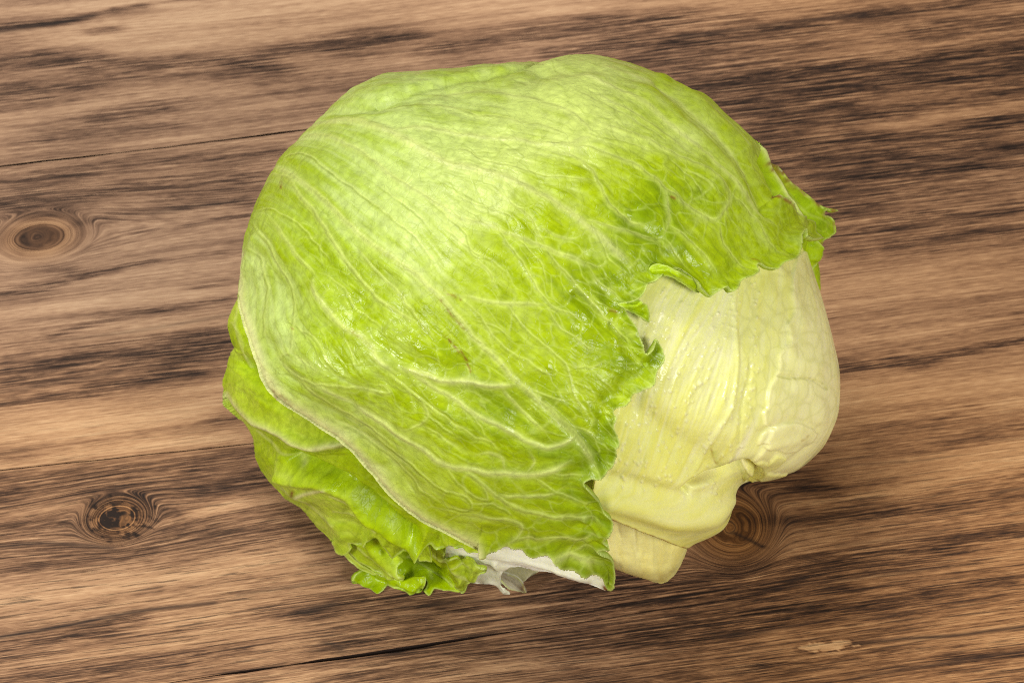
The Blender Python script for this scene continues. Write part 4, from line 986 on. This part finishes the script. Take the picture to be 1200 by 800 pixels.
# the leaf under the fold, lower left
loose('lower_leaf', 'ruffled green leaf curling below the fold at lower left',
      [(274, 408, 2), (267, 426, 2), (263, 446, 2), (265, 462, 2), (271, 475, 2), (280, 488, 2), (290, 502, 2), (296, 514, 2), (298, 529, 2), (304, 545, 2), (314, 563, 2), (328, 575, 2), (340, 588, 2), (354, 597, 2), (366, 612, 2), (380, 624, 2), (389, 634, 1), (394, 646, 1),
       (404, 650, 1), (411, 644, 1), (409, 637, 1), (420, 640, 1), (429, 639, 1), (432, 632, 1), (442, 637, 1), (452, 645, 1), (460, 654, 1), (467, 650, 1), (476, 645, 1), (484, 653, 1), (491, 651, 1), (493, 640, 1), (502, 637, 1), (510, 645, 1), (520, 643, 1), (527, 638, 1), (534, 643, 1),
       (541, 641, 1), (552, 646, 1), (564, 645, 1), (566, 634, 0), (585, 615, 0), (540, 590, 0), (480, 545, 0), (430, 490, 0), (380, 455, 0), (330, 420, 0), (300, 400, 0)],
      [(277, 414, -24), (263, 446, -34), (290, 502, -34), (314, 563, -36), (366, 612, -34), (394, 646, -30), (330, 420, 14), (380, 455, 22), (430, 490, 26), (480, 545, 26), (540, 590, 22), (585, 615, 18), (430, 632, -10), (480, 645, -6), (520, 640, 2), (560, 640, 10),
       (340, 500, 2), (380, 540, 8), (420, 585, 7), (460, 615, 6), (300, 460, -6), (330, 540, -12), (380, 590, -7)],
      [(270, 440, 0.38), (285, 480, 0.18), (310, 470, 0.53), (320, 500, 0.23), (350, 515, 0.23), (380, 520, 0.33), (320, 530, 0.58), (310, 545, 0.38), (340, 555, 0.28), (330, 570, 0.33), (360, 545, 0.48), (380, 560, 0.38), (400, 555, 0.68), (430, 570, 0.73), (440, 590, 0.73), (400, 580, 0.18), (420, 605, 0.23), (450, 625, 0.38),
       (360, 590, 0.23), (390, 615, 0.23), (400, 640, 0.33), (480, 600, 0.63), (500, 620, 0.58), (530, 630, 0.48), (555, 635, 0.38), (480, 640, 0.48)], GR,
      folds=[([(284, 424), (300, 446), (318, 468), (336, 478)], 7, -3.60), ([(272, 470), (300, 490), (326, 502), (346, 516), (370, 522), (396, 520)], 8, 2.40), ([(290, 500), (320, 526), (350, 546), (376, 560)], 8, -1.0), ([(340, 538), (372, 552), (400, 564), (426, 582), (452, 606), (480, 626)], 8, -5.10),
             ([(330, 556), (352, 560), (386, 566), (410, 578), (428, 600), (460, 622), (490, 640)], 7, 3.60), ([(360, 590), (400, 610), (440, 632)], 8, -1.50), ([(340, 578), (380, 600), (400, 628)], 6, 1.35), ([(430, 634), (436, 626), (450, 634)], 5, 2.40), ([(494, 640), (500, 620)], 5, 1.50), ([(510, 636), (520, 618)], 6, -1.50)],
      veins=[([(266, 462), (284, 478), (300, 489), (326, 503), (346, 517), (366, 523), (392, 518), (420, 520)], 3.4, .35, .75), ([(300, 505), (322, 528), (350, 550)], 1.5, .2, .3), ([(324, 534), (326, 548), (348, 556), (352, 566)], 1.3, .2, .1), ([(350, 580), (372, 574), (386, 570)], 2.4, .3, .8),
             ([(330, 572), (352, 584), (370, 600), (392, 614)], 1.6, .25, .3), ([(390, 600), (420, 606), (440, 622)], 1.6, .2, .3), ([(388, 580), (410, 590), (422, 600)], 1.3, .2, .4), ([(440, 580), (470, 596), (500, 612), (520, 632)], 1.4, .2, .1), ([(470, 610), (480, 618), (478, 630)], 1.1, .2, .1)],
      brown=[(344, 576, 4, .8), (360, 592, 5, .25)], roll=(14, .006), ruffle=.0011, net=(19, 1.5, .7), wet0=.1, uneven=.0009, seed=9)

# curved flap and frills at the bottom left
loose('frilly_leaf', 'bright curled flap with toothed edge at the bottom left', [(404, 640, 0), (409, 636, 0), (430, 630, 0), (446, 632, 0), (458, 642, 0), (466, 650, 1), (472, 658, 1), (466, 664, 1), (468, 669, 1), (473, 673, 1), (472, 681, 1), (464, 679, 1), (454, 675, 1), (440, 669, 1), (424, 658, 1), (410, 648, 1)],
      [(404, 640, -28), (430, 630, -16), (460, 640, -16), (472, 658, -18), (471, 680, -24), (440, 668, -27), (424, 658, -28), (445, 650, -17)], [(415, 645, .5), (440, 655, .45), (455, 660, .2), (465, 672, .35), (440, 640, .7)], GR,
      folds=[([(432, 634), (438, 646), (450, 658), (468, 672)], 5, 1.4), ([(440, 640), (456, 652), (466, 660)], 4, -1.0)], veins=[([(420, 642), (440, 656), (466, 674)], 1.5, .2, .3)], ruffle=.0012, roll=(0, 0), wet0=.14, h=.8, seed=15)
loose('leaf_edge', 'thin pale leaf edge below the curled flap', [(402, 643, 0), (411, 650, 1), (424, 661, 1), (442, 672, 1), (436, 673, 1), (422, 666, 1), (410, 657, 1), (403, 650, 1)], [(402, 643, -33), (442, 672, -35), (422, 662, -34), (404, 650, -35)], [(420, 660, .2)], GR, ruffle=.0003, roll=(0, 0), h=.8, seed=17)
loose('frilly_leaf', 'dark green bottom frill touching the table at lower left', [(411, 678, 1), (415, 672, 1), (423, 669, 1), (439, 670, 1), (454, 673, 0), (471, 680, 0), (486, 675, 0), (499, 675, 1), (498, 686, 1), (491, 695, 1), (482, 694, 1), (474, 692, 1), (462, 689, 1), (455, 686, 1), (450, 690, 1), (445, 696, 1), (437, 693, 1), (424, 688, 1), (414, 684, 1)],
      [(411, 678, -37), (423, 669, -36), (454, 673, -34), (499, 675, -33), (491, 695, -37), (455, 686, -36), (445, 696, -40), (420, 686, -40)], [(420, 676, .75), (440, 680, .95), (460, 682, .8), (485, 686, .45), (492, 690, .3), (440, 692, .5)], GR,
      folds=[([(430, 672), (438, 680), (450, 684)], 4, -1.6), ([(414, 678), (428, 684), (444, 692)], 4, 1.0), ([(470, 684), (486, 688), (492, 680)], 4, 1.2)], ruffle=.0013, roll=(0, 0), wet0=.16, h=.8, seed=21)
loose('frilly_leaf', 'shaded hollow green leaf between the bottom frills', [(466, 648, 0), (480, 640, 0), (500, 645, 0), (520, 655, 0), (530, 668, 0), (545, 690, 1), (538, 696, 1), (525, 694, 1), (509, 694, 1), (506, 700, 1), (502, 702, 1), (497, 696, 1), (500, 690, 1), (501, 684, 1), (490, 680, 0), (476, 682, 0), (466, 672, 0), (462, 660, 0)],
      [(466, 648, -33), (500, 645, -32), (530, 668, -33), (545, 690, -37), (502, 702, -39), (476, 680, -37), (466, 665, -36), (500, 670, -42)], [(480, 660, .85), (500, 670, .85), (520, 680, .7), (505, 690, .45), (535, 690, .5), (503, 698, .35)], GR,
      folds=[([(501, 700), (504, 688), (500, 678)], 3.5, 1.4), ([(480, 660), (500, 672), (520, 684)], 6, -1.0)], veins=[([(478, 652), (500, 664), (530, 686)], 1.6, .2, .3), ([(500, 664), (506, 680)], 1.2, .15, .2)], ruffle=.0009, roll=(0, 0), wet0=.1, h=.8, seed=25)
loose('frilly_leaf', 'yellow green frilled leaf tip beside the whitish leaf base', [(500, 634, 0), (514, 636, 0), (522, 642, 1), (520, 656, 1), (525, 655, 1), (529, 650, 1), (536, 652, 1), (539, 659, 1), (546, 653, 1), (554, 656, 1), (559, 662, 1), (570, 665, 1), (569, 671, 1), (560, 675, 1), (557, 681, 1), (548, 685, 1), (545, 694, 1), (540, 695, 1), (534, 683, 0), (520, 668, 0), (506, 656, 0), (500, 646, 0)],
      [(500, 634, -10), (520, 642, -8), (546, 653, -8), (570, 665, -10), (557, 681, -18), (541, 695, -27), (520, 668, -20), (504, 654, -17), (535, 668, -14)], [(515, 650, .7), (530, 662, .5), (545, 668, .4), (560, 668, .35), (540, 685, .4)], [PALE * np.array([1, .95, .6]), PALE * .4 + MID * .6, MID, MID * .5 + DEEP * .5, DEEP],
      folds=[([(520, 656), (522, 668)], 4, -1.4), ([(529, 652), (533, 668), (540, 680)], 4, 1.0), ([(538, 659), (546, 672)], 3.5, -1.0), ([(556, 664), (552, 676)], 4, .8)], veins=[([(508, 650), (526, 664), (548, 680)], 1.4, .2, .3), ([(526, 664), (548, 664)], 1.2, .2, .3)], ruffle=.0013, roll=(0, 0), net=(13, 1.4, .7), wet0=.1, h=.8, seed=29)
loose('leaf_fold', 'small folded leaf tip hanging over the dark hollow', [(492, 639, 1), (502, 636, 1), (505, 645, 1), (506, 659, 1), (499, 658, 1), (491, 656, 1), (490, 648, 1)], [(492, 639, -4), (502, 636, -3), (506, 659, -9), (491, 656, -10)], [(498, 648, .35)], GR, ruffle=.0004, roll=(0, 0), h=.7, seed=31)

# whitish leaf bases below
WH = [np.array([.94, .95, .80]), np.array([.85, .89, .60]), np.array([.78, .83, .45])]
loose('torn_leaf', 'whitish torn leaf base with brown tipped edge at the bottom', [(505, 634, 0), (540, 620, 0), (600, 615, 0), (660, 630, 0), (704, 655, 0), (715, 680, 1), (713, 688, 1), (709, 691, 1), (700, 688, 1), (690, 684, 1), (676, 679, 1), (660, 674, 1), (650, 670, 1), (640, 668, 1), (631, 669, 1), (618, 666, 1), (606, 664, 1), (597, 665, 1), (590, 670, 1), (587, 676, 1),
      (587, 684, 1), (592, 687, 1), (597, 697, 1), (590, 694, 1), (584, 688, 1), (576, 684, 1), (562, 684, 1), (545, 680, 0), (525, 660, 0)],
      [(505, 634, -10), (540, 620, 4), (600, 615, 14), (660, 630, 16), (704, 655, 16), (714, 684, 6), (660, 674, 0), (600, 664, -9), (592, 690, -28), (560, 684, -30), (525, 660, -18), (570, 655, -8)], [(530, 645, .4), (570, 650, .2), (620, 655, .1), (660, 662, .2), (700, 680, .3), (575, 675, .4), (560, 670, .5)], WH, M_PALE,
      folds=[([(560, 640), (590, 652), (630, 660), (680, 676)], 6, .7), ([(540, 660), (566, 668), (584, 672)], 6, -1.2), ([(580, 660), (586, 675), (592, 690)], 4, 1.0)], veins=[([(530, 650), (570, 652), (620, 658), (680, 676)], 1.2, .12, .0), ([(560, 648), (600, 652), (650, 664)], 1.0, .1, 0)], flow=[[(520, 645), (580, 652), (640, 662), (710, 685)]],
      brown=[(711, 687, 5, 1.0), (690, 683, 5, .5), (672, 678, 4, .5), (680, 680, 3, .6)], rim=np.array([.82, .80, .66]), rim_brown=.35, ruffle=.0003, uneven=.0002, roll=(0, 0), net=(17, 1.8, .35), jag=.5, seed=35)
loose('torn_leaf', 'small beige torn flap with orange brown tip at the bottom', [(584, 668, 0), (594, 672, 1), (604, 676, 1), (611, 681, 1), (614, 687, 1), (617, 694, 1), (608, 694, 1), (599, 692, 1), (592, 688, 1), (586, 680, 1)], [(584, 668, -28), (611, 681, -30), (616, 694, -36), (590, 686, -36)], [(600, 684, .6)], [np.array([.55, .52, .38]), np.array([.48, .46, .30])], M_PALE,
      flow=[[(588, 676), (614, 690)]], brown=[(614, 689, 5, .9)], ruffle=.0004, roll=(0, 0), h=.8, seed=39)
loose('torn_leaf', 'cream leaf underside resting low behind the torn flap', [(540, 676, 0), (560, 680, 0), (590, 660, 0), (634, 664, 1), (630, 670, 1), (620, 676, 1), (612, 682, 1), (596, 688, 1), (580, 691, 1), (562, 695, 1), (548, 694, 1), (540, 690, 0)], [(540, 676, -42), (590, 660, -34), (634, 664, -30), (612, 682, -37), (562, 695, -44), (540, 692, -44)], [(560, 688, .5), (615, 672, .6)], [np.array([.66, .62, .38]), np.array([.58, .55, .28])], M_PALE,
      flow=[[(545, 690), (600, 680), (632, 668)]], rim=np.array([.7, .66, .42]), ruffle=.0004, roll=(0, 0), seed=41)
loose('leaf_tip', 'dark green leaf tip poking out beside the stem', [(704, 628, 0), (712, 631, 1), (715, 638, 1), (722, 642, 1), (727, 645, 1), (725, 649, 1), (718, 650, 1), (708, 650, 0), (700, 642, 0)], [(704, 628, 14), (727, 645, 12), (708, 650, 12), (700, 642, 15)], [(716, 643, .85)], GR, ruffle=.0006, roll=(0, 0), h=.7, seed=43)

# stem end
loose('stem', 'yellow cut stem end with brown line above it', [(690, 590, 0), (730, 600, 0), (780, 618, 0), (808, 632, 0), (805, 642, 2), (800, 654, 2), (795, 664, 2), (789, 675, 2), (782, 681, 2), (772, 682, 2), (758, 679, 2), (742, 675, 2), (726, 669, 2), (714, 664, 2), (700, 650, 0), (692, 620, 0)],
      [(690, 590, 42), (730, 600, 36), (780, 618, 18), (808, 632, 4), (800, 655, 0), (783, 680, -6), (742, 675, 4), (714, 664, 10), (700, 640, 20), (750, 640, 17)],
      [(720, 630, .35), (750, 640, .5), (780, 650, .55), (730, 660, .6), (770, 675, .85), (790, 660, .7)], [np.array([.93, .90, .45]), np.array([.91, .87, .33]), np.array([.85, .76, .20])], M_PALE,
      flow=[[(715, 610), (722, 640), (730, 668)], [(760, 624), (762, 650), (764, 680)], [(800, 640), (790, 664), (782, 680)]], roll=(16, .012), net=(30, 2, .15), streak=.07, thick=.002, uneven=.0007, seed=47, brown=[(776, 676, 6, .35), (788, 668, 5, .3), (725, 661, 6, .15), (750, 672, 6, .25), (740, 640, 3, .12)], folds=[([(722, 612), (728, 640), (736, 668)], 4, -.5), ([(760, 624), (764, 650), (766, 676)], 5, .6), ([(744, 620), (748, 648)], 3, -.4), ([(784, 636), (782, 660)], 3, -.5)])

# right side: brown edged leaf and its flaps behind the margin
loose('back_leaf', 'olive green leaf with brown burnt edge at the right', [(862, 150, 0), (880, 163, 2), (889, 176, 1), (901, 189, 1), (912, 194, 1), (924, 208, 1), (932, 216, 1), (944, 227, 1), (955, 237, 1), (965, 243, 1), (975, 245, 1), (983, 247, 1), (976, 249, 1), (968, 247, 1), (966, 252, 1), (974, 255, 1), (979, 264, 1), (979, 272, 1), (973, 278, 1), (965, 282, 1), (960, 290, 0), (930, 285, 0), (900, 250, 0), (875, 205, 0)],
      [(862, 150, -2), (889, 176, -14), (932, 216, -20), (965, 243, -22), (979, 268, -24), (960, 290, -14), (930, 285, 2), (900, 250, 2), (875, 205, 1), (935, 250, -10)], [(890, 190, .6), (905, 210, .75), (920, 225, .85), (940, 240, .9), (960, 260, .95), (970, 270, .85), (915, 250, .6)], GR,
      folds=[([(884, 172), (905, 205), (925, 240), (940, 262)], 6, 1.6), ([(905, 196), (930, 226), (950, 254)], 6, -1.2)], veins=[([(884, 172), (904, 204), (924, 238), (936, 256)], 2.2, .3, .6), ([(920, 215), (945, 245), (970, 262)], 1.3, .2, .1)],
      brown=[(910, 193, 7, .8), (919, 202, 7, .9), (927, 211, 6, .8), (935, 219, 5, .5), (896, 195, 3, .7), (902, 201, 3, .7), (907, 206, 3, .4)], rim_brown=.9, ruffle=.0005, roll=(8, .004), seed=51)
loose('back_leaf', 'crumpled dark green leaf flap above the pale lobe', [(930, 272, 0), (945, 280, 0), (958, 282, 1), (962, 290, 1), (964, 296, 1), (958, 303, 1), (956, 310, 1), (953, 317, 1), (946, 321, 1), (941, 322, 1), (938, 314, 0), (930, 300, 0)], [(930, 272, 12), (958, 282, -4), (964, 296, -10), (941, 322, 0), (930, 300, 16), (946, 300, 0)], [(940, 290, .9), (950, 295, .75), (958, 296, .3), (945, 315, .6)], GR,
      folds=[([(952, 284), (948, 300), (946, 318)], 3.5, -1.6), ([(960, 290), (954, 304)], 3, 1.2)], ruffle=.0011, roll=(0, 0), h=.8, seed=55)
loose('back_leaf', 'narrow green leaf sliver behind the pale lobe', [(936, 300, 0), (950, 305, 0), (958, 304, 2), (961, 318, 2), (962, 336, 2), (960, 350, 2), (963, 372, 2), (950, 380, 0), (940, 340, 0)], [(936, 300, -8), (958, 304, -18), (962, 336, -20), (963, 372, -22), (945, 340, -14)], [(958, 320, .7), (958, 345, .6)], GR,
      veins=[([(952, 310), (956, 340), (960, 366)], 1.4, .2, .3)], roll=(5, .003), h=.8, seed=57)

# curled lips on the margin of the big leaf
loose('curled_edge', 'curled lip on the outer leaf margin above the pale leaf', [(760, 317, 1), (763, 311, 1), (772, 309, 1), (782, 311, 1), (792, 316, 1), (804, 322, 1), (815, 328, 1), (821, 335, 1), (819, 343, 1), (811, 340, 1), (800, 332, 1), (788, 325, 1), (777, 324, 1), (769, 328, 1), (763, 324, 1)],
      [(760, 317, 72), (782, 310, 73), (821, 335, 66), (800, 330, 70), (769, 328, 72), (795, 322, 73.5)], [(785, 317, .62), (810, 332, .55)], GR, folds=[([(765, 318), (785, 317), (812, 334)], 3.5, 1.0)], ruffle=.0003, roll=(0, 0), h=.7, thick=.0008, seed=61)
loose('curled_edge', 'double folded lip on the outer leaf margin', [(723, 357, 1), (736, 353, 1), (748, 350, 1), (752, 355, 1), (758, 357, 1), (761, 366, 1), (760, 378, 1), (754, 374, 1), (744, 368, 1), (733, 363, 1)],
      [(723, 357, 77), (748, 350, 76), (760, 378, 73.5), (740, 364, 77)], [(740, 360, .8), (755, 366, .6)], GR, folds=[([(728, 359), (744, 359), (752, 354)], 2.6, .8), ([(740, 363), (754, 368)], 2.4, -.8)], ruffle=.0003, roll=(0, 0), h=.7, thick=.0008, seed=63)
loose('curled_edge', 'puckered lip on the outer leaf margin over the pale veins', [(753, 412, 1), (758, 416, 1), (763, 404, 1), (768, 397, 1), (774, 407, 1), (775, 420, 1), (769, 436, 1), (762, 436, 0), (752, 424, 0)], [(753, 412, 74), (768, 397, 73.5), (775, 420, 72), (762, 436, 74), (760, 418, 74.5)], [(766, 412, .6), (768, 428, .75)], GR, folds=[([(758, 416), (764, 424)], 3, -.8), ([(768, 400), (770, 422)], 3, .8)], ruffle=.0003, roll=(0, 0), h=.7, seed=67)

# the packed head inside, closed, flattened where it lies on the table
def core():
    nth, nph = 60, 120
    th = np.linspace(0.02, math.pi - 0.02, nth)[:, None]; ph = np.linspace(-math.pi, math.pi, nph, endpoint=False)[None]
    R = np.minimum(R_MAIN(ph), R_PALE(ph) + 2) * 0.93
    px = CX + R * np.sin(th) * np.cos(ph); py = CY + R * np.sin(th) * np.sin(ph); c = np.where(np.cos(th) > 0, H_PALE - .010, H_PALE - .002) * np.cos(th) + 0 * ph
    c = c - 0.002
    P = local(px, py, c)
    x = px / 30; P = P + 0.0008 * vnoise(px / 25, py / 25 + c * 900, 3)[..., None] * TO
    P[..., 2] = np.where(P[..., 2] < 0.004, 0.0008 + 0.0032 * np.exp(np.minimum(0, (P[..., 2] - 0.004)) / 0.01), P[..., 2])
    idx = np.arange(nth * nph).reshape(nth, nph); nx = np.roll(idx, -1, 1)
    F = np.stack([idx[:-1], idx[1:], nx[1:], nx[:-1]], -1).reshape(-1, 4)
    Vv = P.reshape(-1, 3)
    n = np.cross(Vv[F[300, 1]] - Vv[F[300, 0]], Vv[F[300, 2]] - Vv[F[300, 0]])
    if n @ (Vv[F[300, 0]] - Vv.mean(0)) < 0: F = F[:, ::-1]
    back = (th + 0 * ph).ravel()
    col = mix(np.tile(np.array([.60, .64, .20]), (len(Vv), 1)), np.array([.34, .52, .06]), sstep(1.3, 1.7, back) * (0.7 + 0.3 * vnoise(px.ravel() / 20, py.ravel() / 20, 4)))
    o = mesh_from('inner_head', Vv, F, M_PALE, LETTUCE, {'wet': np.zeros(len(Vv))}, col)
core()
